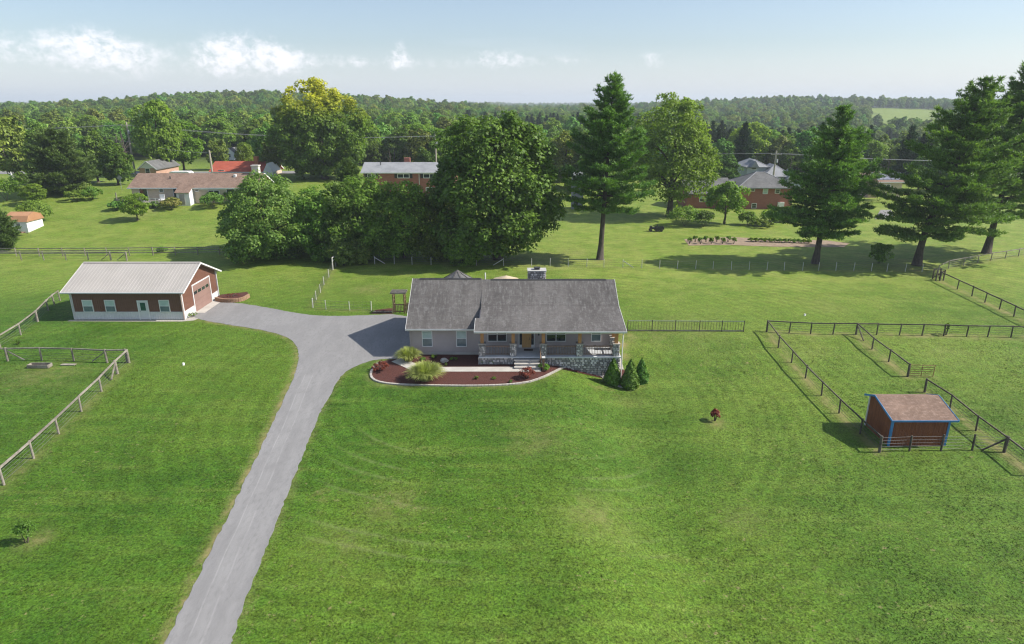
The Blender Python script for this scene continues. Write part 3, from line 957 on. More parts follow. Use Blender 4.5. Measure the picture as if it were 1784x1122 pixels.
    for i in range(2):
        for (za, zb) in ((.9, 1.55), (1.7, 2.35), (2.45, 2.78)):
            xa = d0 + .1 + i * (d1 - d0) / 2 * .93
            MB().box(xa, xa + (d1 - d0) / 2 - .17, YM - .092, YM - .07, za, zb).build('door_panel', m_door, dr_)
    for s0, s1 in ((a + .09, d0 - .09), (d1 + .09, b - .09)):
        MB().box(s0, s1, YM - .06, YM - .02, 1.10, 2.86).build('sidelight_pane', m_glass, dr_)
        MB().box(s0, s1, YM - .065, YM - .02, .75, 1.08).build('sidelight_panel', m_white, dr_)
    MB().box(d0 - .085, d0 - .005, YM - .08, YM - .01, .75, 2.87).build('door_post', m_door, dr_)
    MB().box(d1 + .005, d1 + .085, YM - .08, YM - .01, .75, 2.87).build('door_post', m_door, dr_)
    MB().tube([(d1 - .1, YM - .13, 1.6), (d1 - .1, YM - .13, 1.85)], .02, 6).build('handle', m_dark, dr_)
    MB().box(a + .5, a + 1.35, YM - .95, YM - .45, .812, .825).build('door_mat', m_dark, H)
    MB().box(b + .32, b + .44, YM - .16, YM - .04, 2.05, 2.32).build('wall_lantern', m_dark, H)
    # porch: slab, stone face, piers, posts, railings, steps
    PY = 56.55
    MB().box(XM + .0, XR + .06, PY - .08, YM - .03, .69, .81).build('porch_slab', m_deck, H)
    gz = lambda x: float(terr(x, PY - .1)) - .15
    pc = MB().box(XM + .02, XR - .02, PY + .06, YM - .04, -1.9, .69)
    base = pc.build('porch_foundation', m_mortar, H)
    st = MB()
    stone_face(st, XM, .18, gz, .685, PY + .06, rng, .29, .07)
    stone_face(st, 2.55, XR, gz, .685, PY + .06, rng, .29, .07)
    stone_face(st, PY + .02, YM, lambda y: -1.6, .685, XR - .02, rng, .29, .07, axis='x', face=1)
    stone_face(st, PY + .02, YM + .1, lambda y: -.1, .685, XM + .02, rng, .29, .07, axis='x', face=-1)
    tag(st.build('foundation_stones', m_stone, base), 'grey and brown stones facing the porch', kind='stuff')
    pier_x = [-2.74, .10, 2.86, 6.20, 9.56]
    piers = [(x, PY + .30) for x in pier_x] + [(9.56, 58.55)]
    for (x, y) in piers:
        o = MB().box(x - .27, x + .27, y - .27, y + .27, .81, 1.98).build('pier', m_mortar, H)
        s = MB()
        stone_face(s, x - .29, x + .29, lambda q: .81, 1.97, y - .27, rng, .24, .045)
        stone_face(s, y - .29, y + .29, lambda q: .81, 1.97, x + .27, rng, .24, .045, axis='x', face=1)
        stone_face(s, y - .29, y + .29, lambda q: .81, 1.97, x - .27, rng, .24, .045, axis='x', face=-1)
        tag(s.build('pier_stones', m_stone, o), kind='stuff')
        MB().box(x - .34, x + .34, y - .34, y + .34, 1.98, 2.05).build('pier_cap', m_edge, o)
        MB().box(x - .15, x + .15, y - .15, y + .15, 2.05, 3.12).build('post', m_wood, H)
    MB().box(XM + .1, XR - .05, PY + .18, PY + .42, 3.12, 3.34).build('porch_beam', m_wood, H)
    MB().box(9.45, 9.68, PY + .43, 58.9, 3.12, 3.36).build('porch_beam', m_wood, H)
    def railing(p, q):
        r = MB().bar((p[0], p[1], 1.74), (q[0], q[1], 1.74), .09, .06).build('railing', m_rail, H)
        MB().bar((p[0], p[1], .95), (q[0], q[1], .95), .06, .06).build('bottom_rail', m_rail, r)
        b = MB(); n = max(3, int((Vector(q) - Vector(p)).length / .14))
        bars_between(b, (p[0], p[1], 0), (q[0], q[1], 0), n, .98, 1.71, .032)
        tag(b.build('balusters', m_rail, r), kind='stuff')
    y = PY + .30
    railing((pier_x[0] + .3, y), (pier_x[1] - .3, y)); railing((pier_x[2] + .3, y), (pier_x[3] - .3, y)); railing((pier_x[3] + .3, y), (pier_x[4] - .3, y))
    railing((9.56, y + .3), (9.56, 58.25))
    sx0, sx1 = .22, 2.50
    for i in range(3):
        zt = .81 - .20 * (i + 1)
        yy = PY - .08 - .36 * i
        s_ = MB().box(sx0 + .05, sx1 - .05, yy - .30, yy - .002, -.1, zt - .06).build('step', m_stone, H)
        MB().box(sx0 - .02, sx1 + .02, yy - .37, yy - .002, zt - .058, zt).build('tread', m_conc, s_)
    # stair rails with a red-brown newel
    MB().box(2.72, 2.94, 55.1, 55.32, -.2, 1.22).build('newel_post', m_rail, H)
    MB().box(2.68, 2.98, 55.06, 55.36, 1.22, 1.30).build('newel_cap', m_white, H)
    sr = MB().bar((2.60, PY + .1, 1.70), (2.60, 55.3, 1.02), .07, .07)
    for i in range(9):
        f_ = (i + .5) / 9
        yy = PY + .1 + (55.3 - PY - .1) * f_
        sr.box(2.585, 2.615, yy - .015, yy + .015, .62 - .55 * f_, 1.68 - .68 * f_)
    sr.build('stair_rail', m_rail, H)
    # things on the outside of the left gable: wide garage door
    gd = MB().box(XL - .06, XL - .02, 60.4, 65.3, .02, 2.35).build('garage_door', m_white, H)
    for i in range(4):
        MB().box(XL - .085, XL - .061, 60.45, 65.25, .05 + i * .575, .05 + i * .575 + .55).build('door_panel', m_white, gd)
    # downspouts
    MB().tube([(XL + .06, 58.52, 2.66), (XL + .06, YF - .09, 2.40), (XL + .06, YF - .09, .15)], .045, 6).build('downspout', m_siding, H)
    MB().tube([(XR + .12, 56.02, 3.28), (XR + .12, 56.35, 3.0), (XR + .12, 56.38, -1.2)], .05, 6).build('downspout', m_white, H)
    return H
main_house()


# ------------------------------------------------------------------ detached garage of brown steel
def garage():
    T = thing('detached_garage', 'brown steel garage with pale ribbed metal roof and white wainscot', 'garage', (-42.5, 74.3, 0))
    x0, x1, y0, y1, ze, zr = -48.6, -36.46, 69.9, 78.8, 3.50, 5.48
    yr = (y0 + y1) / 2
    w = MB().box(x0, x1, y0, y1, 0, ze)
    w.add([(x0, y0, ze), (x0, y1, ze), (x0, yr, zr - .12), (x1, y0, ze), (x1, y1, ze), (x1, yr, zr - .12)], [(0, 2, 1), (3, 4, 5), (0, 3, 5, 2), (1, 2, 5, 4)])
    w.build('wall', m_redbarn, T)
    rb = MB()
    n = 53
    for i in range(n + 1):
        x = x0 + .05 + (x1 - x0 - .1) * i / n
        rb.extz([(x - .035, y0 + .01), (x - .018, y0 - .022), (x + .018, y0 - .022), (x + .035, y0 + .01)][::1], .92, ze - .02)
    n = 39
    for i in range(n + 1):
        y = y0 + .05 + (y1 - y0 - .1) * i / n
        zt = ze + (zr - .14 - ze) * (1 - abs(y - yr) / (yr - y0))
        for (xx, s) in ((x1, 1), (x0, -1)):
            if s == 1 and 72.4 < y < 77.1: zb = 3.25
            else: zb = .92
            if zt > zb: rb.extz([(xx - s * .01, y - .035), (xx + s * .022, y - .018), (xx + s * .022, y + .018), (xx - s * .01, y + .035)], zb, zt)
    tag(rb.build('wall_ribs', m_redbarn, T), kind='stuff')
    ws = MB()
    ws.box(x0 - .012, x1 + .012, y0 - .012, y0 - .001, .02, .90)
    MB().box(x1 + .001, x1 + .013, y0 - .01, 72.45, .02, .90).box(x1 + .0125, x1 + .04, y0, 72.4, .86, .90).build('wainscot', m_wains, T)
    MB().box(x1 + .001, x1 + .013, 77.05, y1 + .01, .02, .90).box(x1 + .0125, x1 + .04, 77.1, y1, .86, .90).build('wainscot', m_wains, T)
    MB().box(x0 - .013, x0 - .001, y0 - .01, y1, .02, .90).build('wainscot', m_wains, T)
    for i in range(45):
        x = x0 + .1 + (x1 - x0 - .2) * i / 44
        ws.extz([(x - .05, y0 - .01), (x - .025, y0 - .04), (x + .025, y0 - .04), (x + .05, y0 - .01)], .03, .895)
    ws.box(x0 - .03, x1 + .03, y0 - .05, y0 - .0125, .895, .935)
    ws.build('wainscot', m_wains, T)
    for (x, y) in ((x0, y0), (x1, y0), (x1, y1), (x0, y1)):
        MB().box(x - .09, x + .09, y - .09, y + .09, .015, ze - .01).build('corner_trim', m_wains, T)
    # roof
    xa, xb = x0 - .75, x1 + .55
    sl = (zr - ze) / (yr - y0)
    def roof_plane(s):
        mb = MB()
        ye = yr + s * (yr - y0 + .50); zz = zr - sl * (yr - y0 + .50)
        mb.extx([(ye, zz), (yr, zr), (yr, zr - .10), (ye, zz - .10)] if s < 0 else [(yr, zr), (ye, zz), (ye, zz - .10), (yr, zr - .10)], xa, xb)
        m = 36
        for i in range(m + 1):
            x = xa + .03 + (xb - xa - .06) * i / m
            hgt = .022
            mb.add([(x - .045, ye, zz + .002), (x - .02, ye, zz + hgt), (x + .02, ye, zz + hgt), (x + .045, ye, zz + .002),
                    (x - .045, yr, zr + .002), (x - .02, yr, zr + hgt), (x + .02, yr, zr + hgt), (x + .045, yr, zr + .002)],
                   [(0, 1, 5, 4), (1, 2, 6, 5), (2, 3, 7, 6), (0, 3, 2, 1)])
        return mb, ye, zz
    for s in (-1, 1):
        mb, ye, zz = roof_plane(s)
        r = tag(mb.build('roof', m_steel, T), ('front' if s < 0 else 'rear') + ' slope of the ribbed metal roof')
        MB().bar((xa - .02, ye - s * -.06, zz - .05), (xb + .02, ye - s * -.06, zz - .05), .10, .13).build('gutter', m_wains, r)
        for x in (xa - .02, xb + .02):
            MB().bar((x, ye, zz - .06), (x, yr, zr - .06), .035, .18).build('rake_trim', m_wains, r)
    MB().extx([(yr - .2, zr + .0), (yr, zr + .085), (yr + .2, zr + .0), (yr, zr + .05)], xa, xb).build('ridge_cap', m_steel, T)
    # openings on the long side
    for px in (153.7, 192.5, 287):
        window_y(T, Xat(px, y0, 1.6), .90, 1.14, 1.40, y0 - .03, m_blind, m_blind2)
    xc = Xat(250.5, y0, 1.2)
    d = MB()
    d.box(xc - .6, xc - .5, y0 - .09, y0, .02, 2.24); d.box(xc + .5, xc + .6, y0 - .09, y0, .02, 2.24); d.box(xc - .5, xc + .5, y0 - .09, y0, 2.13, 2.24)
    do = d.build('door', m_white, T)
    MB().box(xc - .499, xc + .499, y0 - .065, y0 - .004, .04, 2.129).build('door_leaf', m_wains, do)
    MB().box(xc - .28, xc + .28, y0 - .08, y0 - .066, 1.08, 1.98).build('pane', M('door_glass', (.03, .09, .06), (.05, .13, .09), 2, .1), do)
    MB().box(xc - .40, xc - .34, y0 - .12, y0 - .066, 1.0, 1.06).build('handle', m_dark, do)
    # sectional door in the gable
    ya, yb, zt = 72.6, 76.9, 3.12
    g = MB()
    g.box(x1 - .02, x1 + .06, ya - .16, ya, .02, zt + .14); g.box(x1 - .02, x1 + .06, yb, yb + .16, .02, zt + .14); g.box(x1 - .02, x1 + .06, ya, yb, zt, zt + .14)
    go = g.build('garage_door', m_wains, T)
    ph = (zt - .04) / 5
    for i in range(5):
        if i == 2:
            cells = 8; wd = (yb - ya - .06) / cells
            mb = MB().box(x1 - .01, x1 + .018, ya + .02, yb - .02, .04 + i * ph + .01, .04 + (i + 1) * ph - .01)
        else:
            mb = MB().box(x1 - .01, x1 + .018, ya + .02, yb - .02, .04 + i * ph + .01, .04 + (i + 1) * ph - .01)
        p = mb.build('door_panel', m_gdoor, go)
        if i < 5 and i != 3:
            rp = MB()
            for q in range(8):
                w_ = (yb - ya - .1) / 8
                rp.box(x1 + .018, x1 + .028, ya + .08 + q * w_, ya + q * w_ + w_ - .0, .04 + i * ph + .09, .04 + (i + 1) * ph - .09)
    i = 3
    for q in range(4):
        w_ = (yb - ya - .3) / 4
        MB().box(x1 + .019, x1 + .027, ya + .2 + q * w_, ya + .2 + q * w_ + w_ - .22, .04 + i * ph + .14, .04 + (i + 1) * ph - .12).build('pane', m_glass, go)
    # lamp and downspouts
    MB().box(x1 - .5, x1 - .3, y0 - .16, y0 - .03, 3.05, 3.2).build('flood_lamp', m_wains, T)
    MB().tube([(x0 - .05, y0 - .5, 3.2), (x0 - .05, y0 - .14, 2.95), (x0 - .05, y0 - .14, .1)], .05, 6).build('downspout', m_wains, T)
    MB().tube([(x1 + .05, y0 - .5, 3.2), (x1 + .02, y0 - .15, 2.95), (x1 + .02, y0 - .15, .1)], .05, 6).build('downspout', M('downspout_tan', (.38, .27, .23)), T)
    MB().tube([(x1 + .12, y1 + .3, 3.2), (x1 + .12, y1 - .05, 2.95), (x1 + .12, y1 - .05, .1)], .05, 6).build('downspout', m_wains, T)
    return T
garage()
# gravel by the garage front
sheet('gravel_border', [(-49.2, 69.75), (-49.2, 69.3), (-42, 69.2), (-36.5, 69.2), (-35.3, 69.6), (-35.0, 70.6), (-35.5, 72.0), (-36.4, 72.0), (-36.4, 69.78)], m_gravel, .014)


# ------------------------------------------------------------------ run-in shed with blue trim
def shed():
    z = -1.5
    T = thing('run_in_shed', 'brown board horse shed with blue trim and brown shingle roof', 'shed', (30.3, 45.6, z))
    x0, x1, yf, yb = 28.25, 32.45, 44.1, 47.45
    yr, zr = 46.5, 1.57
    ze, zb = .76, 1.03
    top = lambda y: (ze + (zr - ze) * (y - 43.8) / (yr - 43.8) if y <= yr else zr + (zb - zr) * (y - yr) / (47.87 - yr)) - .13
    def boards_y(mb, y, face, zt):
        n = 30
        for i in range(n):
            a = x0 + (x1 - x0) * i / n; b = x0 + (x1 - x0) * (i + 1) / n
            mb.box(a + .008, b - .008, y if face > 0 else y - .025, y + .025 if face > 0 else y, z + .04, zt)
    mb = MB()
    mb.box(x0, x1, yf, yf + .05, z, top(yf))
    for (x, s) in ((x0, -1), (x1, 1)):
        xa, xb = (x, x + .05) if s < 0 else (x - .05, x)
        mb.extx([(yf + .05, z), (yf + .05, top(yf + .05)), (yr, top(yr)), (yb, top(yb)), (yb, z)], xa, xb)
    mb.build('wall', m_barnred, T)
    b = MB(); boards_y(b, yf, -1, top(yf) - .01)
    n = 24
    for i in range(n):
        ya = yf + (yb - yf) * i / n + .008; yb_ = yf + (yb - yf) * (i + 1) / n - .008
        for (x, s) in ((x0, -1), (x1, 1)):
            xa, xb = (x - .025, x) if s < 0 else (x, x + .025)
            b.extx([(ya, z + .04), (ya, top(ya) - .01), (yb_, top(yb_) - .01), (yb_, z + .04)], xa, xb)
    tag(b.build('wall_boards', m_barnred, T), kind='stuff')
    # skid timber
    MB().box(x0 - .05, x1 + .05, yf - .07, yf + .10, z - .1, z + .03).build('skid', m_fence_g, T)
    xa, xb = 28.0, 32.9
    r = MB().extx([(43.8, ze), (yr, zr), (47.87, zb), (47.87, zb - .08), (yr, zr - .09), (43.8, ze - .08)], xa, xb)
    ro = r.build('roof', m_brownroof, T)
    MB().bar((xa - .02, 43.78, ze - .05), (xb + .02, 43.78, ze - .05), .035, .13).build('fascia', m_blue, ro)
    for x in (xa - .015, xb + .015):
        f = MB()
        f.bar((x, 43.78, ze - .045), (x, yr, zr - .045), .035, .15); f.bar((x, yr, zr - .045), (x, 47.9, zb - .045), .035, .15)
        f.build('fascia', m_blue, ro)
    for (x, y) in ((x0, yf), (x1, yf), (x0, yb)):
        MB().box(x - .075, x + .075, y - .06, y + .08, z + .02, top(y) - .02).build('corner_post', m_blue if y == yf else m_wains, T)
    return T
shed()


# ------------------------------------------------------------------ fences
def post_mesh(name, h, r, mat, square=False, bury=.25):
    mb = MB()
    if square: mb.box(-r, r, -r, r, -bury, h)
    else: mb.tube([(0, 0, -bury), (0, 0, h - .02), (0, 0, h)], [r * 1.06, r, r * .75], 8)
    return mb.mesh(name, mat)
PM = {}
def fence(key, label, h=1.25, r=.06, mat=None, rails=(1.2,), rw=.05, rh=.12, wires=(), square=False, brace=(), wire_r=.011, mesh_step=0, group=None, pts=None, skip_rails=(), big=(), side=0.0, name='fence'):
    mat = mat or m_fence_g
    pts = [Vector(p) for p in (pts or FW[key])]
    rng = random.Random(key)
    T = thing(name, label, 'fence', tuple(pts[0]), 0, group)
    L = pts[0]
    pk = (h, r, mat.name, square)
    if pk not in PM: PM[pk] = post_mesh('post', h, r, mat, square)
    for i, p in enumerate(pts):
        o = link('post', PM[pk], T, p - L)
        o.rotation_euler = (rng.uniform(-.03, .03), rng.uniform(-.03, .03), rng.random() * 3)
        s = 1 + rng.uniform(-.03, .05)
        o.scale = (1.45, 1.45, 1.03) if i in big else (s, s, s)
    hs = {}
    for i in range(len(pts) - 1):
        a, b = pts[i], pts[i + 1]
        d = (b - a)
        nrm = Vector((-d.y, d.x, 0)).normalized() * side
        for j, z in enumerate(rails):
            if (i in skip_rails): continue
            w1, w2 = rng.uniform(-.02, .02), rng.uniform(-.02, .02)
            p, q = a + nrm + Vector((0, 0, z + w1)), b + nrm + Vector((0, 0, z + w2))
            ex = d.normalized() * .05
            MB().bar(p - ex, q + ex, rw, rh).build('rail', mat, T)
    if wires:
        for z in wires:
            w = MB()
            for i in range(len(pts) - 1):
                a, b = pts[i] + Vector((0, 0, z)), pts[i + 1] + Vector((0, 0, z))
                m_ = a.lerp(b, .5) - Vector((0, 0, .012))
                w.tube([a, m_, b], wire_r, 4, False)
            w.build('wire', m_wire, T)
    if mesh_step:
        w = MB()
        for i in range(len(pts) - 1):
            a, b = pts[i], pts[i + 1]
            n = max(2, int((b - a).length / mesh_step))
            for k in range(1, n):
                c = a.lerp(b, k / n)
                w.tube([c + Vector((0, 0, .05)), c + Vector((0, 0, max(wires)))], wire_r * .8, 3, False)
        tag(w.build('mesh_wires', m_wire, T), kind='stuff')
    for (i, j) in brace:
        a, b = pts[i], pts[j]
        e = a.lerp(b, min(1.0, 1.5 / max((b - a).length, .1)))
        MB().bar(a + Vector((0, 0, h * .86)), e + Vector((0, 0, .08)), .09, .09).build('brace', mat, T)
    return T

W4 = (.25, .5, .75, 1.0)
fence('front_west', 'weathered post and rail fence slanting down the left lawn', 1.3, .075, m_fence_g, (1.24,), .09, .13, W4, brace=((6, 5),), big=(6, 7))
fence('cross_west', 'weathered rail fence across the left paddock below the brown garage', 1.3, .075, m_fence_g, (1.24,), .09, .12, W4, brace=((1, 2), (4, 3)), big=(1, 4), pts=FW['cross_west'][:-1] + [FW['cross_west'][-1] + Vector((-.25, .1, 0))])
fence('garage_west', 'weathered rail fence running from the garage corner to the left edge', 1.3, .075, m_fence_g, (1.24,), .09, .12, W4, big=(3,))
fence('back_west', 'weathered rail fence ending in a braced post behind the garage roof', 1.35, .08, m_fence_g, (1.26,), .09, .12, W4, brace=((5, 4), (6, 5)), big=(5, 6))
fence('board_west', 'grey three board fence along the neighbouring yard at left', 1.3, .06, m_fence_g, (.45, .85, 1.22), .04, .12, (), square=True, side=.08)
fence('mesh_yard', 'pale post and wire mesh fence bending round the yard beside the drive', 1.15, .045, m_post_w, (), wires=(.1, .4, .7, 1.05), mesh_step=.5, big=(3,))
hb = FW['mesh_yard'][-2:]
T = thing('gate_frame', 'pale leaning wooden gate frame at the end of the mesh fence', 'gate', tuple(hb[0]))
for p in hb: MB().tube([p - Vector((0, 0, .2)), p + Vector((0, 0, 1.75))], .08, 8).build('post', m_post_w, T)
MB().bar(hb[0] + Vector((0, 0, 1.68)), hb[1] + Vector((0, 0, 1.68)), .09, .1).build('top_rail', m_post_w, T)
MB().bar(hb[0] + Vector((0, 0, 1.2)), hb[1] + Vector((0, 0, 1.2)), .07, .08).build('middle_rail', m_post_w, T)
MB().bar(hb[0].lerp(hb[1], .5), hb[0].lerp(hb[1], .5) + Vector((0, 0, 1.64)), .05, .05).build('upright', m_post_w, T)
fence('wire_back', 'long wire fence on slim grey posts along the back of the lawn', 1.2, .04, m_post_w, (), wires=(.2, .5, .8, 1.1), brace=((2, 3), (8, 7), (14, 15)), wire_r=.009)
fence('east_corner', 'dark rail fence slanting from the big pine to the right edge', 1.3, .07, m_fence_d, (1.22,), .08, .13, W4, big=(0,))
c0 = FW['east_corner'][0]
T = thing('fence_corner', 'dark braced corner of crossed timbers below the leaning pine', 'fence', tuple(c0 + Vector((-.2, .4, 0))))
for dx, dy in ((-.5, .8), (.55, .1), (-.6, -.1), (.5, .9)):
    MB().tube([c0 + Vector((dx, dy, -.2)), c0 + Vector((dx, dy, 1.5))], .09, 8).build('post', m_fence_d, T)
MB().bar(c0 + Vector((-.5, .8, .2)), c0 + Vector((.55, .1, 1.4)), .09, .1).build('brace', m_fence_d, T)
MB().bar(c0 + Vector((-.6, -.1, 1.35)), c0 + Vector((.5, .9, .25)), .09, .1).build('brace', m_fence_d, T)
MB().bar(c0 + Vector((-.5, .8, 1.4)), c0 + Vector((.5, .9, 1.4)), .09, .1).build('rail', m_fence_d, T)
fence('east_back', 'grey rail fence climbing away behind the pines at the right edge', 1.25, .065, m_fence_g, (1.18,), .08, .12, (.3, .6, .9))
fence('paddock_back', 'dark rail fence along the back of the right paddocks', 1.25, .065, m_fence_d, (1.2,), .08, .11, W4, big=(0, 4))
fence('paddock_west', 'dark rail fence between the front lawn and the shed paddock', 1.3, .065, m_fence_d, (1.22,), .08, .11, W4, pts=FW['paddock_west'][:1] + FW['paddock_west'][1:], big=(7,))
fence('paddock_front', 'dark post and wire fence in front of the brown shed', 1.3, .07, m_fence_d, (), wires=(.2, .45, .7, .95, 1.2), brace=((4, 3),), big=(4,))
fpf = FW['paddock_front']
fence('paddock_east', 'dark rail fence right of the shed running down to the corner', 1.3, .065, m_fence_d, (1.22,), .08, .11, W4, big=(0, 3))
fence('paddock_mid', 'short dark rail fence between the two right paddocks ending at the gate', 1.3, .065, m_fence_d, (1.22,), .08, .11, W4, big=(3,), brace=((0, 1),))
# pipe gate
ga, gb = FW['gate']
T = thing('pipe_gate', 'rusty red pipe gate standing open in the right paddock', 'gate', tuple(ga))
m_gate = M('gate_rust', (.25, .10, .06), (.33, .16, .10), 3, .6)
g0 = ga + (gb - ga) * .04
for z in (.12, .34, .56, .78, 1.0, 1.2):
    MB().tube([g0 + Vector((0, 0, z)), gb + Vector((0, 0, z))], .022, 6).build('gate_bar', m_gate, T)
for f_ in (0, .5, 1):
    c = g0.lerp(gb, f_)
    MB().tube([c + Vector((0, 0, .08)), c + Vector((0, 0, 1.25))], .028, 6).build('upright', m_gate, T)
# steel panels beside the house
sp = FW['steel_side']
T = thing('panel_fence', 'grey steel picket fence panels beside the right end of the house', 'fence', tuple(sp[0]))
m_galv = M('galvanised', (.28, .29, .29), (.36, .37, .37), 3, .5, metal=.3)
for p in sp:
    MB().box(p.x - .035, p.x + .035, p.y - .035, p.y + .035, p.z - .2, p.z + 1.25).build('post', m_fence_d, T)
for a, b in zip(sp[:-1], sp[1:]):
    MB().bar(a + Vector((.04, 0, 1.16)), b + Vector((-.04, 0, 1.16)), .05, .06).build('top_rail', m_galv, T)
    MB().bar(a + Vector((.04, 0, .10)), b + Vector((-.04, 0, .10)), .06, .12).build('bottom_rail', m_fence_g, T)
    mb = MB(); n = int((b - a).length / .28)
    for k in range(1, n):
        c = a.lerp(b, k / n)
        mb.box(c.x - .012, c.x + .012, c.y - .012, c.y + .012, c.z + .12, c.z + 1.14)
    tag(mb.build('pickets', m_fence_d, T), kind='stuff')


# ------------------------------------------------------------------ arbor, gazebo, umbrella, small yard things
def arbor():
    p = at_z(695.5, 546, 0)
    T = thing('arbor', 'brown timber garden arbor with slatted top and gate beside the house', 'arbor', tuple(p))
    w, d, h = 1.25, .95, 2.25
    for sx in (-1, 1):
        for sy in (0, 1):
            x, y = p.x + sx * w / 2, p.y + sy * d
            MB().box(x - .06, x + .06, y - .06, y + .06, -.1, h).build('post', m_rail, T)
        MB().box(p.x + sx * w / 2 - .04, p.x + sx * w / 2 + .04, p.y - .25, p.y + d + .25, h + .001, h + .14).build('beam', m_rail, T)
        for k in range(4):
            MB().box(p.x + sx * w / 2 - .02, p.x + sx * w / 2 + .02, p.y + .062, p.y + d - .062, .5 + k * .45, .56 + k * .45).build('side_slat', m_rail, T)
    for k in range(6):
        y = p.y - .2 + (d + .4) * k / 5
        MB().box(p.x - w / 2 - .28, p.x + w / 2 + .28, y - .035, y + .035, h + .142, h + .27).build('top_slat', m_fence_g, T)
    g = MB().box(p.x - w / 2 + .065, p.x + w / 2 - .065, p.y - .025, p.y + .015, 1.02, 1.12).build('gate', m_rail, T)
    MB().box(p.x - w / 2 + .065, p.x + w / 2 - .065, p.y - .025, p.y + .015, .18, .27).build('gate_rail', m_rail, g)
    for k in range(7):
        x = p.x - w / 2 + .13 + (w - .26) * k / 6
        MB().box(x - .03, x + .03, p.y - .045, p.y - .026, .12, 1.06).build('gate_picket', m_rail, g)
    # short return fence to the house
    q = thing('garden_fence', 'short dark wooden panel between the arbor and the house', 'fence', (p.x + w / 2 + .12, p.y, 0))
    for k in range(5):
        x = p.x + w / 2 + .12 + k * .17
        MB().box(x, x + .13, p.y - .02, p.y + .02, .05, 1.25).build('plank', m_rail, q)
    MB().box(p.x + w / 2 + .12, p.x + w / 2 + .93, p.y + .021, p.y + .06, .95, 1.05).build('rail', m_rail, q)
arbor()
sheet('arbor_bed', [at_z(x, y, 0).to_2d() for x, y in [(646, 546.5), (655, 540), (684, 537), (684, 547)]], m_mulch, .03)
tp = at_z(649, 545, 0)
for k in range(6):
    x = tp.x + .1 + k * .38
    o = MB().box(x, x + .30, tp.y - .10, tp.y + .22, 0, .16).build('edging_block', m_fence_d)
    tag(o, ('first', 'second', 'third', 'fourth', 'fifth', 'last')[k] + ' dark block from the left in the edging left of the arbor', 'edging block', 'blocks edging the bed left of the arbor')

def gazebo():
    c = Vector((-6.45, 76, 0))
    T = thing('gazebo', 'gazebo with grey pyramid roof showing over the house ridge', 'gazebo', tuple(c))
    n = 8; r = 2.6
    rf = MB()
    ap = (c.x, c.y, 4.15)
    ring = [(c.x + r * math.cos(math.pi / 8 + k * math.pi / 4), c.y + r * math.sin(math.pi / 8 + k * math.pi / 4), 2.55) for k in range(n)]
    ring2 = [(x, y, z - .12) for x, y, z in ring]
    rf.add([ap] + ring + ring2, [(0, 1 + k, 1 + (k + 1) % n) for k in range(n)] + [(1 + k, 9 + k, 9 + (k + 1) % n, 1 + (k + 1) % n) for k in range(n)] + [tuple(range(9, 17))[::-1]])
    ro = rf.build('roof', m_greyroof, T)
    for k in range(n):
        q = ring[k]
        MB().bar((ap[0], ap[1], ap[2] + .02), (q[0], q[1], q[2] + .02), .16, .05).build('hip_ridge', m_shingle, ro)
        MB().box(c.x + (q[0] - c.x) * .92 - .06, c.x + (q[0] - c.x) * .92 + .06, c.y + (q[1] - c.y) * .92 - .06, c.y + (q[1] - c.y) * .92 + .06, 0, 2.45).build('post', m_rail, T)
    MB().extz([(x, y) for x, y, _ in ring], .02, .2).build('floor', m_rail, T)
    c = Vector((-.75, 79, 0))
    T = thing('patio_umbrella', 'tan patio umbrella half hidden behind the house ridge', 'umbrella', tuple(c))
    mb = MB(); n = 10
    ring = [(c.x + 1.75 * math.cos(k * 2 * math.pi / n), c.y + 1.75 * math.sin(k * 2 * math.pi / n), 2.18) for k in range(n)]
    low = [(x, y, z - .15) for x, y, z in ring]
    mb.add([(c.x, c.y, 2.75)] + ring + low, [(0, 1 + k, 1 + (k + 1) % n) for k in range(n)] + [(1 + k, 1 + n + k, 1 + n + (k + 1) % n, 1 + (k + 1) % n) for k in range(n)])
    mb.build('canopy', M('tan_canvas', (.46, .37, .25), (.52, .43, .30), 2, .9), T)
    MB().tube([(c.x, c.y, 0), (c.x, c.y, 2.85)], .03, 8).build('pole', m_dark, T)
    MB().tube([(c.x, c.y, 0), (c.x, c.y, .12)], [.35, .2], 10).build('base', m_dark, T)
gazebo()

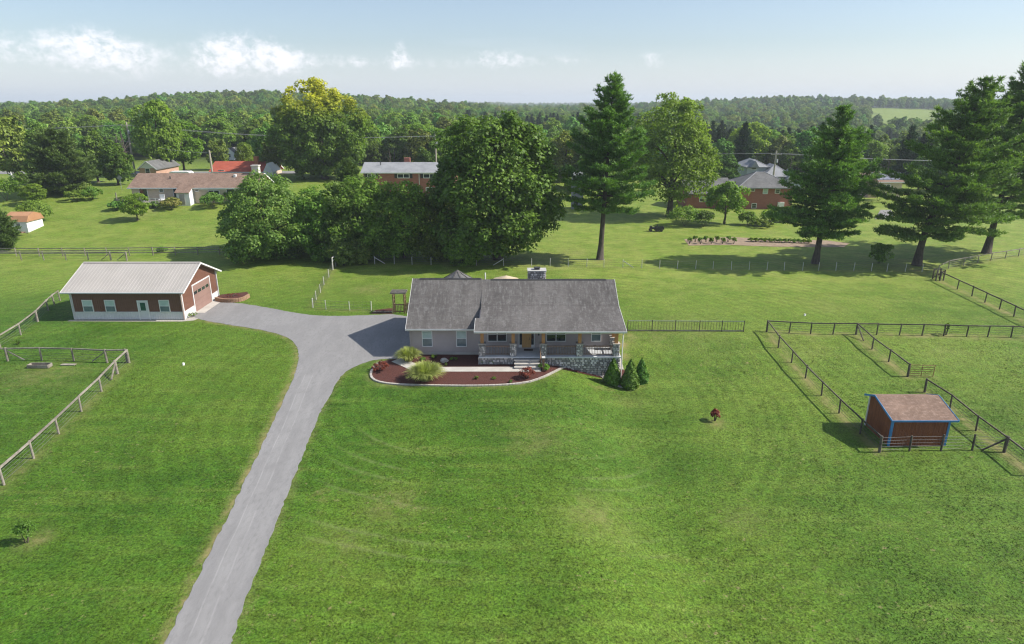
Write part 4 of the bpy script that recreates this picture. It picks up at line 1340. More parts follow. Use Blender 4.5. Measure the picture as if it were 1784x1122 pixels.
def small_items():
    # curved block planter by the garage door
    pts = smooth_poly([at_z(x, y, 0).to_2d() for x, y in [(376, 524), (390, 527), (410, 527), (425, 524), (434, 518)]], 2)
    T = thing('block_planter', 'low brown block planter wall curving beside the garage door', 'planter', (pts[0].x, pts[0].y, 0))
    m_blk = M('tan_block', (.27, .165, .10), (.35, .225, .14), 4, .9, .3, 10, rnd=.1)
    mb = MB()
    for course in range(3):
        acc = 0
        for a, b in zip(pts[:-1], pts[1:]):
            d = (b - a); n = max(1, int(d.length / .3))
            for k in range(n):
                p, q = a + d * (k / n), a + d * ((k + .93) / n)
                mb.bar((p.x, p.y, .08 + course * .155), (q.x, q.y, .08 + course * .155), .26 - .02 * course, .145)
    tag(mb.build('wall_blocks', m_blk, T), kind='stuff')
    soil = MB().add([(p.x, p.y, .40) for p in pts] + [(pts[-1].x - .6, pts[-1].y + 1.1, .40), (pts[0].x + .1, pts[0].y + 1.4, .40)], [tuple(range(len(pts) + 2))])
    soil.build('mulch', m_mulch, T)
    # stone edging along the bed
    T = thing('bed_edging', 'pale block edging curving round the front planting bed', 'edging', tuple(bed_front[5].to_3d()))
    mb = MB()
    for a, b in zip(bed_front[3:-3], bed_front[4:-2]):
        d = b - a; n = max(1, int(round(d.length / .32)))
        for k in range(n):
            p, q = a + d * (k / n), a + d * ((k + .92) / n)
            z1, z2 = float(terr(p.x, p.y)), float(terr(q.x, q.y))
            mb.bar((p.x, p.y, z1 + .045), (q.x, q.y, z2 + .045), .2, .13)
    tag(mb.build('edging_blocks', m_edge, T), kind='stuff')
    # trough
    p = at(70, 640)
    T = thing('water_trough', 'low grey feed trough lying in the left paddock', 'trough', tuple(p))
    m = m_fence_g
    MB().box(p.x - .95, p.x + .95, p.y - .3, p.y + .3, p.z + .02, p.z + .07).build('bottom', m, T)
    for s in (-1, 1):
        MB().box(p.x - .95, p.x + .95, p.y + s * .3 - .03, p.y + s * .3 + .03, p.z + .071, p.z + .34).build('side', m, T)
        MB().box(p.x + s * .95 - .03, p.x + s * .95 + .03, p.y - .269, p.y + .269, p.z + .071, p.z + .34).build('end', m, T)
    p = at(129, 631)
    tag(MB().box(p.x - .7, p.x + .6, p.y - .9, p.y - .55, p.z + .03, p.z + .09).box(p.x - .6, p.x - .5, p.y - .85, p.y - .6, p.z, p.z + .03).box(p.x + .4, p.x + .5, p.y - .85, p.y - .6, p.z, p.z + .03).build('timber_plank', m_fence_g), 'pale plank lying against the left paddock fence', 'plank')
    for (px, py, lab) in ((320, 636, 'white plastic well cap standing in the left lawn'), (1402, 550, 'small white pipe cap on the lawn behind the paddock fence')):
        p = at(px, py)
        mb = MB().tube([p, p + Vector((0, 0, .17)), p + Vector((0, 0, .19))], [.09, .09, .06], 12)
        T = thing('standpipe', lab, 'standpipe', tuple(p))
        mb.build('pipe', m_white, T, True)
        MB().tube([p + Vector((0, 0, .16)), p + Vector((0, 0, .21))], [.12, .10], 12).build('lid', m_white, T)
    # rounded stone in the bed
    p = at_z(774, 631, 0)
    mb = MB()
    rng = random.Random(8)
    vs = []; fs = []
    for i in range(5):
        for k in range(8):
            a = k * math.pi / 4; e = -0.3 + i * .46
            rr = .32 * math.cos(min(e, 1.5)) * (.85 + .3 * rng.random())
            vs.append((p.x + rr * math.cos(a) * 1.3, p.y + rr * math.sin(a), .05 + .28 * (math.sin(e) + .3)))
    fs = [(i * 8 + k, i * 8 + (k + 1) % 8, (i + 1) * 8 + (k + 1) % 8, (i + 1) * 8 + k) for i in range(4) for k in range(8)] + [tuple(range(32, 40))]
    mb.add(vs, fs)
    tag(mb.build('boulder', m_edge), 'pale boulder in the planting bed below the garage wing window', 'boulder')
    # sawhorse like mower far behind
    p = at(1140, 403)
    T = thing('garden_cart', 'dark garden tractor parked on the grass beyond the back fence', 'tractor', tuple(p))
    x, y, z = p
    MB().box(x - .55, x + .35, y - .4, y + .4, z + .45, z + .8).box(x - .9, x - .56, y - .3, y + .3, z + .5, z + 1.0).build('body', m_dark, T)
    MB().box(x + .0, x + .5, y - .28, y + .28, z + .81, z + .95).build('seat', m_dark, T)
    MB().box(x + .42, x + .54, y - .28, y + .28, z + .951, z + 1.35).build('backrest', m_dark, T)
    MB().tube([(x - .35, y, z + .8), (x - .2, y, z + 1.2)], .03, 6).build('steering_column', m_dark, T)
    for (wx, wy, r_) in ((-.75, -.45, .25), (-.75, .45, .25), (.4, -.5, .38), (.4, .5, .38)):
        MB().tube([(x + wx, y + wy - .1, z + r_), (x + wx, y + wy + .1, z + r_)], r_, 14).build('wheel', m_dark, T)
    MB().box(x + .7, x + 1.7, y - .5, y + .5, z + .4, z + .5).box(x + .7, x + .75, y - .5, y + .5, z + .5, z + .85).box(x + 1.65, x + 1.7, y - .5, y + .5, z + .5, z + .85).box(x + .75, x + 1.65, y - .5, y - .45, z + .5, z + .85).box(x + .75, x + 1.65, y + .45, y + .5, z + .5, z + .85).build('trailer_bed', m_dark, T)
    MB().tube([(x + 1.2, y - .62, z + .25), (x + 1.2, y + .62, z + .25)], .25, 12).build('trailer_wheels', m_dark, T)
small_items()


# ------------------------------------------------------------------ trees and plants
def quads_from(cent, nrm, size, rng, asp=1.0):
    """square leaf faces at cent with the given normals, as verts and flat quad index"""
    n = len(cent)
    nrm = nrm / (np.linalg.norm(nrm, axis=1, keepdims=True) + 1e-9)
    a = rng.normal(size=(n, 3))
    t1 = np.cross(nrm, a); t1 /= (np.linalg.norm(t1, axis=1, keepdims=True) + 1e-9)
    t2 = np.cross(nrm, t1)
    s = (size * rng.uniform(.65, 1.3, n))[:, None] * .5
    t1 = t1 * s; t2 = t2 * s * asp
    bend = nrm * s * .25
    v = np.stack([cent - t1 - bend, cent - t2 * .8, cent + t1 - bend, cent + t2 * .8], 1)
    return v.reshape(-1, 3), np.arange(4 * n)

def sph(rng, n):
    d = rng.normal(size=(n, 3))
    return d / np.linalg.norm(d, axis=1, keepdims=True)

def clump_leaves(cc, rc, out, per, leaf, rng, flat=1.0):
    """leaves spread over the shells of clumps: cc centres, rc radii, out the outward directions"""
    n = len(cc)
    d = sph(rng, n * per)
    o = np.repeat(out, per, 0)
    d = d + o * .55 + np.array([0, 0, .25])
    d /= np.linalg.norm(d, axis=1, keepdims=True)
    rr = np.repeat(rc, per) * rng.uniform(.55, 1.08, n * per)
    p = np.repeat(cc, per, 0) + d * rr[:, None] * np.array([1, 1, flat])
    nr = d * .8 + np.array([.12, 0, .5]) + rng.normal(size=d.shape) * .45
    return quads_from(p, nr, leaf, rng)

def broad_crown(seed, mat, h, w, base=.25, clumps=150, per=90, leaf=.42, lump=.22, shape=1.0, rc=(.13, .22), name='crown', droop=0.0, hollow=.45):
    """crown of height h (top), width w; local origin at the foot of the trunk"""
    rng = np.random.default_rng(seed)
    hz0 = h * base
    cz = hz0 + (h - hz0) * .48
    rx, rz = w / 2, (h - hz0) / 2
    lob = sph(rng, 14); lobw = rng.uniform(.35, 1.0, 14)
    d = sph(rng, clumps)
    inner = rng.random(clumps) < .16
    k = np.clip((d @ lob.T) - .72, 0, 1) / .28
    m = 1 - lump + lump * 1.5 * (k * lobw).max(1)
    rad = m * np.where(inner, rng.uniform(hollow, .75, clumps), rng.uniform(.74, 1.06, clumps))
    # wider in the lower middle, rounded on top
    taper = 1 - .22 * shape * np.clip(d[:, 2], 0, 1) + .06 * np.clip(-d[:, 2], 0, 1)
    rcl = rng.uniform(rc[0], rc[1], clumps) * (rx + rz)
    c = np.stack([d[:, 0] * rx * rad * taper, d[:, 1] * rx * rad * taper, cz + d[:, 2] * rz * rad], 1)
    c[:, :2] *= (1 - rcl / (rx + rz) * .7)[:, None]
    c[:, 2] -= droop * (np.hypot(c[:, 0], c[:, 1]) / rx) ** 2
    out = d + np.array([0, 0, .3])
    out /= np.linalg.norm(out, axis=1, keepdims=True)
    v, f = clump_leaves(c, rcl, out, per, leaf, rng, .8)
    v[:, 2] = np.maximum(v[:, 2], .05)
    return np_mesh(name, v, f, 4, mat), c

def trunk_mesh(seed, h, r, crown_c=None, lean=(0, 0), nlimb=9, base=.25, mat=None, spread=.5, w=6, bend=0.0):
    rng = random.Random(seed)
    mb = MB()
    top = h * (.80 if crown_c is not None else .97)
    pts = []; rad = []
    n = 9
    for i in range(n):
        f = i / (n - 1)
        bx = bend * math.sin(f * math.pi)
        pts.append((lean[0] * f + bx + (rng.uniform(-.12, .12) * r * 3 if 0 < i else 0), lean[1] * f + (rng.uniform(-.12, .12) * r * 3 if 0 < i else 0), -.3 + (top + .3) * f))
        rad.append(r * (1.45 if i == 0 else 1.05 if i == 1 else 1.0) * (1 - .80 * f) + .02)
    mb.tube(pts, rad, 9)
    if crown_c is not None:
        idx = list(range(len(crown_c))); rng.shuffle(idx)
        for i in idx[:nlimb]:
            c = Vector(crown_c[i])
            f = min(max((c.z * .62) / top, base * .75), .8)
            k = f * (n - 1); a = int(k)
            s = Vector(pts[a]).lerp(Vector(pts[min(a + 1, n - 1)]), k - a)
            m = s.lerp(c, .5) + Vector((0, 0, .05 * h))
            r0 = r * (1 - .8 * f) * .55
            mb.tube([s, s.lerp(m, .5) + Vector((0, 0, .02 * h)), m, c], [r0, r0 * .8, r0 * .55, .03], 5)
    return mb.mesh('trunk', mat or m_bark, smooth=True)

def tree(name, label, cat, loc, crown_me, trunk_me, rz=0, s=1.0, group=None, sz=None):
    T = thing(name, label, cat, tuple(loc), rz, group)
    T.scale = (s, s, sz or s)
    link('trunk', trunk_me, T)
    link('crown', crown_me, T)
    return T

def pine_mesh(seed, mat, h, w, base=.2, whorls=26, tuft=.55, per=15, gaps=.12, name='crown', lean=(0, 0), droop=.0, tops=1, dens=1.0):
    """white pine: tiers of long level boughs carrying plates of needle tufts"""
    rng = np.random.default_rng(seed)
    V = []; tc = []; td = []
    tr = MB()
    rnd = random.Random(seed)
    ax = lambda f: np.array([lean[0] * f, lean[1] * f, 0])
    boughs = []
    for i in range(whorls):
        f = base + (1 - base) * (i / (whorls - 1)) ** .92
        z = h * f * .985
        g = (f - base) / (1 - base)
        prof = (1 - g) ** .78 * .98 + .06
        if g < .12: prof *= .62 + g * 3
        nb = rnd.choice((5, 6, 6)) if g < .85 else 4
        a0 = rnd.random() * 6.28
        for k in range(nb):
            if rnd.random() < gaps: continue
            an = a0 + 6.283 * k / nb + rnd.uniform(-.35, .35)
            L = w / 2 * prof * rnd.uniform(.55, 1.2)
            if L < .5: L = .5
            up = (.10 + .75 * g) * L * rnd.uniform(.6, 1.2) - droop * L * (1 - g)
            d = np.array([math.cos(an), math.sin(an), 0])
            boughs.append((ax(f) + np.array([0, 0, z]), d, L, up, g))
    for (o, d, L, up, g) in boughs:
        side = np.array([-d[1], d[0], 0])
        P = lambda t: o + d * L * t + np.array([0, 0, up * t * t])
        tr.tube([P(0), P(.5), P(1)], [.035 + .012 * L, .03 + .006 * L, .02], 4, False)
        n = max(4, int(L * 9.5 * dens))
        for q in range(n):
            t = .22 + .78 * (q + rnd.random()) / n if L > 1.2 else rnd.random()
            hw = L * .30 * (1 - abs(t - .62) * .9) * rnd.uniform(-1, 1)
            p = P(t) + side * hw + np.array([0, 0, rnd.uniform(-.15, .42)])
            tc.append(p)
            td.append(d * .55 + side * (hw / max(L * .3, .1)) * .45 + np.array([0, 0, .55]))
    tc = np.array(tc); td = np.array(td)
    n = len(tc)
    cen = np.repeat(tc, per, 0)
    dd = np.repeat(td, per, 0) + rng.normal(size=(n * per, 3)) * np.array([.62, .62, .34])
    dd /= np.linalg.norm(dd, axis=1, keepdims=True)
    ln = tuft * rng.uniform(.7, 1.25, n * per)
    sd = np.cross(dd, np.array([.25, 0, 1.0]) + rng.normal(size=dd.shape) * .55); sd /= np.linalg.norm(sd, axis=1, keepdims=True)
    wd = .075 * tuft / .5
    cen = cen + rng.normal(size=cen.shape) * np.array([.16, .16, .06])
    v = np.stack([cen - sd * wd, cen + sd * wd, cen + dd * ln[:, None]], 1).reshape(-1, 3)
    me = np_mesh(name, v, np.arange(3 * n * per), 3, mat)
    return me, tr

def pine(name, label, loc, seed, h, w, base=.2, whorls=26, r=.5, lean=(0, 0), bend=0.0, cat='pine tree', **kw):
    T = thing(name, label, cat, tuple(loc))
    me, tr = pine_mesh(seed, kw.pop('mat', L_pine), h, w, base, whorls, lean=lean, **kw)
    n = 11
    rnd = random.Random(seed)
    pts = []; rad = []
    for i in range(n):
        f = i / (n - 1)
        pts.append((lean[0] * f + bend * math.sin(min(1, f * 2.2) * math.pi), lean[1] * f, -.3 + (h + .2) * f))
        rad.append(r * (1.5 if i == 0 else 1.0) * (1 - .93 * f) + .02)
    tr.tube(pts, rad, 10)
    link('trunk', tr.mesh('trunk', m_bark, smooth=True), T)
    link('crown', me, T)
    return T

def shrub_mesh(seed, mat, w, h, clumps=22, per=45, leaf=.16, up=.0, name='crown'):
    rng = np.random.default_rng(seed)
    d = sph(rng, clumps)
    d[:, 2] = np.abs(d[:, 2]) * 1.1 - .25
    r = rng.uniform(.5, .86, clumps)
    c = np.stack([d[:, 0] * w / 2 * r, d[:, 1] * w / 2 * r, h * (.48 + .45 * d[:, 2] * r)], 1)
    rc = rng.uniform(.18, .30, clumps) * min(w, h) * .9
    v, f = clump_leaves(c, rc, d, per, leaf, rng, .85)
    v[:, 2] = np.clip(v[:, 2], .02, None)
    return np_mesh(name, v, f, 4, mat)
def stems(seed, w, h, n=6, r=.03):
    rnd = random.Random(seed); mb = MB()
    for i in range(n):
        a = rnd.random() * 6.28
        mb.tube([(0.05 * math.cos(a), .05 * math.sin(a), -.05), (w * .18 * math.cos(a), w * .18 * math.sin(a), h * .35), (w * .3 * math.cos(a), w * .3 * math.sin(a), h * .65)], [r, r * .7, r * .3], 5)
    return mb.mesh('stem', m_bark)
def shrub(name, label, cat, loc, seed, mat, w, h, group=None, **kw):
    T = thing(name, label, cat, tuple(loc), 0, group)
    link('foliage', shrub_mesh(seed, mat, w, h, name='foliage', **kw), T)
    link('stems', stems(seed, w, h), T)
    return T

def cone_shrub(label, loc, seed, h, w):
    rng = np.random.default_rng(seed)
    n = 4200
    f = 1 - np.sqrt(rng.random(n))
    f = np.clip(f, 0, .985)
    an = rng.random(n) * 6.283
    prof = np.where(f < .18, .80 + f * 1.1, (1 - (f - .18) / .82) ** .80)
    lump = 1 + .07 * np.sin(an * 5 + f * 17 + seed) + .05 * np.sin(an * 9 - f * 31)
    r = w / 2 * prof * lump * rng.uniform(.86, 1.03, n)
    p = np.stack([r * np.cos(an), r * np.sin(an), .04 + f * h], 1)
    nr = np.stack([np.cos(an), np.sin(an), np.full(n, .35)], 1) + rng.normal(size=(n, 3)) * .45
    v, q = quads_from(p, nr, .13, rng, 1.5)
    T = thing('arborvitae', label, 'shrub', tuple(loc), 0, 'cone shaped evergreens at the house corner')
    link('foliage', np_mesh('foliage', v, q, 4, L_arb), T)
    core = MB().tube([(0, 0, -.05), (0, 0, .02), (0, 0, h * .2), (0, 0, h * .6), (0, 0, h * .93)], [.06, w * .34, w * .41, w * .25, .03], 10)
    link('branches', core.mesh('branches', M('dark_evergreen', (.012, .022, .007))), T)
    return T

def fountain(label, loc, seed, h, w, n=950):
    rng = np.random.default_rng(seed)
    an = rng.random(n) * 6.283
    tilt = rng.uniform(0, 1, n) ** .75
    L = h * rng.uniform(.85, 1.2, n)
    d = np.stack([np.cos(an), np.sin(an), np.zeros(n)], 1)
    sd = np.stack([-np.sin(an), np.cos(an), np.zeros(n)], 1)
    b0 = d * (rng.random(n) ** .5 * w * .16)[:, None]
    segs = 6
    P = []
    for k in range(segs + 1):
        t = k / segs
        out = tilt * w * .50 * t ** 1.35 * 1.05
        up = L * (t - (.12 + .46 * tilt ** 1.3) * t ** 2.8)
        P.append(b0 + d * out[:, None] + np.array([0, 0, 1.0]) * up[:, None])
    V = []; wd = .027
    for k in range(segs + 1):
        ww = wd * (1 - (k / segs) ** 2.2) + .004
        V.append(P[k] - sd * ww); V.append(P[k] + sd * ww)
    V = np.stack(V, 1)
    m = 2 * (segs + 1)
    base = (np.arange(n) * m)[:, None]
    F_ = []
    for k in range(segs):
        F_.append(base + np.array([[2 * k, 2 * k + 1, 2 * k + 3, 2 * k + 2]]))
    F_ = np.stack(F_, 1).reshape(-1)
    V = V.reshape(-1, 3); V[:, 2] = np.maximum(V[:, 2], .03)
    T = thing('ornamental_grass', label, 'ornamental grass', tuple(loc), 0, 'striped ornamental grass clumps in the front bed')
    link('blades', np_mesh('blades', V, F_, 4, L_orn), T)
    rt = MB().tube([(0, 0, -.05), (0, 0, .12), (0, 0, h * .35)], [w * .17, w * .18, .08], 10)
    link('root_clump', rt.mesh('root_clump', M('straw', (.20, .17, .07))), T)
    return T

# --- planting in front of the house
fountain('pale ornamental grass clump at the house corner beside the drive', at_z(712, 629, 0), 3, 1.45, 2.3)
fountain('larger pale ornamental grass clump standing in front of the path', at_z(742, 662, 0), 4, 1.75, 3.1, 1400)
for (px, py, h, w, lab, sd) in ((1067, 669, 2.55, 1.55, 'cone shaped evergreen leftmost of the three at the porch corner', 1), (1097, 675, 2.75, 1.65, 'tallest middle cone shaped evergreen in front of the porch corner', 2),
                            (1116, 666, 2.35, 1.45, 'rear cone shaped evergreen rightmost of the three at the porch corner', 3)):
    cone_shrub(lab, at(px, py), sd, h, w)
shrub('barberry', 'dark red barberry bush at the left end of the front bed', 'bush', at_z(664, 646, 0), 11, L_red, 1.7, .95, leaf=.10, clumps=24)
shrub('barberry', 'orange red barberry bush in front of the porch steps', 'bush', at(918, 660), 12, L_red, 1.35, 1.15, leaf=.10, clumps=24)
shrub('bush', 'dark green bush at the foot of the red newel post', 'bush', at(946, 645), 13, L_hedge, 1.2, .65, leaf=.11)
shrub('red_shrub', 'red leaved shrub standing alone on the front lawn', 'shrub', at(1245, 733), 14, L_red, .8, 1.15, leaf=.11, clumps=20)
shrub('sapling', 'small green sapling alone on the lower left lawn', 'sapling', at(47, 945), 15, L_mid, .95, 1.55, leaf=.10, clumps=26, per=26)
for i, (px, py, w, h, lab) in enumerate([(737, 629, .7, .4, 'dark low bush under the left garage wing window'), (757, 625, .9, .45, 'dark low bush between the two garage wing windows'), (790, 628, .8, .4, 'dark low bush under the right garage wing window'),
                                    (776, 637, .5, .35, 'yellow green tuft in front of the boulder'), (840, 634, .6, .4, 'yellow green tuft at the left porch corner'), (856, 634, .6, .5, 'yellow green tuft below the left porch railing'),
                                    (888, 634, .5, .4, 'green tuft left of the porch steps'), (830, 661, .45, .35, 'sparse green plant in the mulch left of the yellow one'), (860, 661, .4, .3, 'yellow plant in the middle of the mulch strip'),
                                    (890, 667, .35, .3, 'yellow green plant near the edging below the steps')]):
    shrub('plant', lab, 'plant', at_z(px, py, 0), 30 + i, L_hedge if 'dark' in lab else L_dog, w, h, leaf=.09, clumps=12, per=24)
shrub('plant', 'green weeds and flowers by the garage door corner', 'plant', at_z(335, 552, 0), 41, L_dog, 1.3, .55, leaf=.10, clumps=14, per=24)
shrub('plant', 'small weed growing by the left paddock fence', 'plant', at(32, 600), 42, L_mid, .5, .5, leaf=.09, clumps=8, per=20)
shrub('plant', 'tall weed growing through the right paddock back fence', 'plant', at(1648, 583), 43, L_mid, .7, 1.6, leaf=.14, clumps=10, per=22)
shrub('plant', 'red flowers in the block planter', 'plant', at_z(405, 522, 0) + Vector((0, 0, .38)), 44, L_red, 2.0, .4, leaf=.1, clumps=12, per=20)

# --- the big trees
cm, cc = broad_crown(101, L_maple, 22.0, 20.8, .0, 500, 92, .50, .22, .7, (.055, .10))
tree('maple_tree', 'huge dark green maple in the middle beyond the back fence', 'tree', at(868, 452), cm, trunk_mesh(1, 21.8, .62, cc, nlimb=22, base=.1))
a = at(1045, 452)
pine('pine_tree', 'tall open white pine with a bare lower trunk behind the house', a, 7, Zat(133, a.y) - a.z, 14.5, .29, 22, .42, droop=.05, gaps=.10, lean=(.9, 0))
a = at(1420, 459)
pine('pine_tree', 'dense middle white pine behind the paddocks, its trunk in shade', a, 8, Zat(188, a.y) - a.z, 15.5, .20, 22, .45, droop=.05, lean=(.8, 0))
a = at(1597, 462)
pine('pine_tree', 'leaning crooked trunked white pine at the fence corner', a, 9, Zat(138, a.y) - a.z, 20.0, .17, 23, .52, lean=(5.5, 1), bend=-.7, droop=.08)
a = at(1718, 441)
pine('pine_tree', 'tallest white pine cut off by the right picture edge', a, 10, Zat(105, a.y) - a.z, 20.0, .22, 23, .52, lean=(1.0, 0), droop=.06)
a = at(1166, 377)
cm, cc = broad_crown(105, L_light, Zat(166, a.y) - a.z, 21.0, .15, 320, 80, .50, .28, .7, (.055, .11))
tree('light_maple', 'light green spreading tree left of the brick house with hip roof', 'tree', a, cm, trunk_mesh(5, 23, .62, cc, nlimb=16))
a = at(566, 312)
cm, cc = broad_crown(106, L_yellow, Zat(148, a.y) - a.z, 25.0, .05, 380, 85, .66, .14, .25, (.055, .10))
tree('yellow_topped_tree', 'tall broad tree with a yellow crown top behind the hedge trees', 'tree', a, cm, trunk_mesh(6, 27, .7, cc, nlimb=14))
a = at(472, 446)
cm, cc = broad_crown(107, L_dog, 12.9, 18.5, .02, 460, 80, .36, .26, .8, (.055, .10), droop=2.4)
tree('dogwood', 'wide arching light green tree left in the hedge row beyond the mesh fence', 'tree', a, cm, trunk_mesh(7, 12, .35, cc, nlimb=16))
for (px, py, top, w, mat, lab, sd, lf) in (
        (560, 450, 322, 9.0, L_hedge, 'dark hedge tree right of the arching light green tree', 21, .34),
        (602, 452, 318, 8.0, L_dog, 'yellowish hedge tree behind the leaning gate frame', 22, .34),
        (648, 450, 296, 12.0, L_hedge, 'dark bushy hedge tree with the braced wire fence before it', 23, .36),
        (704, 450, 310, 11.5, L_hedge, 'dark hedge tree next to the huge maple', 24, .36),
        (752, 452, 330, 9.5, L_maple, 'dark hedge bush tucked under the huge maple', 25, .36),
        (805, 462, 405, 6.0, L_hedge, 'low leafy bush in front of the huge maple', 26, .30),
        (600, 462, 418, 4.4, L_dog, 'low yellow green bush leaning over the wire fence', 27, .28),
        (630, 459, 415, 3.6, L_dog, 'low yellow green bush right of the gate frame', 28, .28)):
    a = at(px, py)
    h = Zat(top, a.y) - a.z
    cm, cc = broad_crown(sd, mat, h, w, .0, 170, 75, lf, .30, .6, (.075, .13))
    tree('hedge_tree', lab, 'tree', a, cm, trunk_mesh(sd, h, .2, cc, nlimb=8), group='trees of the hedge row beyond the wire fence')
a = at(617, 430)
pine('cedar_tree', 'dark pointed cedar rising from the hedge row', a, 31, Zat(282, a.y) - a.z, 10.5, .05, 24, .3, mat=L_spruce, cat='cedar tree', tuft=.45, per=13)

# --- reusable background trees
PRO = []
for k, (sd, mat, h, w, b, cl, per, lf) in enumerate([(201, L_far, 16, 13, .10, 95, 62, .75), (202, L_far, 18, 12, .08, 95, 62, .75), (203, L_far, 14, 13.5, .06, 95, 62, .75), (204, L_far, 17, 14, .10, 100, 62, .80),
                                                      (205, L_light, 17, 13, .10, 95, 62, .72), (206, L_mid, 15, 12, .06, 95, 62, .72)]):
    cm, cc = broad_crown(sd, mat, h, w, b, cl + 45, per - 10, lf, .34, .8, (.08, .14))
    PRO.append((cm, trunk_mesh(sd, h, .35, cc, nlimb=7), h))
pm, ptr = pine_mesh(207, leaf_mat('needle_wood', (.026, .062, .024), (.038, .084, .030), (.060, .110, .040), .15, .3, rnd=.2), 19, 9.5, .12, 20, tuft=.95, per=9, dens=.55)
ptr.tube([(0, 0, -.3), (0, 0, 19)], [.4, .05], 7)
PRO.append((pm, ptr.mesh('trunk', m_bark), 19))
BG = []
def bgtree(px, py, top, lab, k, group=None, rz=0, wide=1.0, name='tree'):
    a = at(px, py)
    s = (Zat(top, a.y) - a.z) / PRO[k][2]
    T = tree(name, lab, 'tree', a, PRO[k][0], PRO[k][1], rz, s * wide, group, s)
    BG.append(T)
    return T
bgtree(286, 306, 166, 'tall light green tree behind the ranch house beside the utility pole', 4, rz=.5, wide=.78)
bgtree(322, 300, 205, 'rounded light green tree right of the tall one behind the ranch house', 4, rz=2.0, wide=1.0)
bgtree(30, 318, 196, 'big dark tree at the left edge before the lane', 0, rz=1.0, wide=.80)
bgtree(85, 322, 214, 'dark tree behind the spruce near the left edge', 1, rz=2.2, wide=.80)
bgtree(172, 318, 236, 'mid green tree across the lane left of the utility pole', 5, rz=.3, wide=.95)
bgtree(206, 322, 250, 'lower mid green tree close left of the utility pole', 5, rz=2.8, wide=1.0)
a = at(112, 338)
pine('spruce_tree', 'dark dense spruce standing by the lane at left', a, 33, Zat(228, a.y) - a.z, 16.5, .03, 26, .35, mat=L_spruce, cat='spruce tree', tuft=.60, per=14)
a = at(6, 436)
pine('spruce_tree', 'dark spruce at the left edge by the board fence', a, 34, Zat(366, a.y) - a.z, 7.2, .02, 20, .25, mat=L_spruce, cat='spruce tree', tuft=.42, per=15)
bgtree(62, 356, 318, 'small bright tree on the lawn beside the white shed', 4, rz=.8, wide=1.5)
bgtree(240, 384, 334, 'small yellow green tree on the lawn before the ranch house', 4, rz=1.8, wide=1.15)
a = at(1262, 390)
cm, cc = broad_crown(36, L_light, Zat(316, a.y) - a.z, 8.2, .30, 60, 80, .42, .3, .5, (.12, .19))
tree('small_tree', 'small bright green tree on the lawn before the brick house with hip roof', 'tree', a, cm, trunk_mesh(36, 8, .22, cc, nlimb=7))
a = at(1531, 458)
cm, cc = broad_crown(37, L_hedge, 2.9, 3.6, .1, 30, 70, .26, .3, .5, (.15, .22))
tree('small_tree', 'low dark bushy tree between the pines at the back fence', 'tree', a, cm, trunk_mesh(37, 3, .1, cc, nlimb=4))
bgtree(1262, 330, 275, 'dark bushy tree behind the brick house with hip roof', 5, rz=.2, wide=1.2)
bgtree(1300, 300, 208, 'light green tree standing behind the grey roofed house', 4, rz=1.2, wide=.95)
bgtree(1340, 292, 222, 'bright green tree behind the pole of the grey roofed house', 4, rz=2.4, wide=.9)
bgtree(1384, 296, 230, 'dark pine left of the dense middle pine', 6, rz=.4)
bgtree(1010, 345, 300, 'rounded bush tree beside the bare trunk of the tall pine', 4, rz=.4, wide=1.6)
bgtree(1030, 330, 225, 'mid green tree seen through the tall open pine', 5, rz=.9)
bgtree(985, 325, 228, 'mid green tree between the huge maple and the tall pine', 0, rz=1.9)
bgtree(690, 292, 232, 'rounded mid green tree behind the brick apartment block', 5, rz=.4, wide=1.1)
bgtree(735, 296, 262, 'yellowish low tree behind the brick apartment block', 4, rz=1.4, wide=1.6)
bgtree(650, 290, 246, 'mid green tree right of the tree with the yellow top', 5, rz=2.5, wide=1.0)
bgtree(430, 300, 245, 'light green tree behind the red roofed house', 4, rz=2.9, wide=.8)
bgtree(478, 304, 240, 'dark tree left of the tree with the yellow top', 1, rz=.9, wide=.9)
bgtree(385, 296, 240, 'dark tree behind the left end of the red roofed house', 0, rz=.1, wide=.9)
bgtree(1470, 330, 250, 'dark tree behind the house with solar panels', 0, rz=1.0)
bgtree(1600, 330, 262, 'dark tree right of the house with solar panels', 1, rz=2.0)
bgtree(1680, 335, 255, 'mid green tree between the two right pines', 5, rz=2.0, wide=1.2)

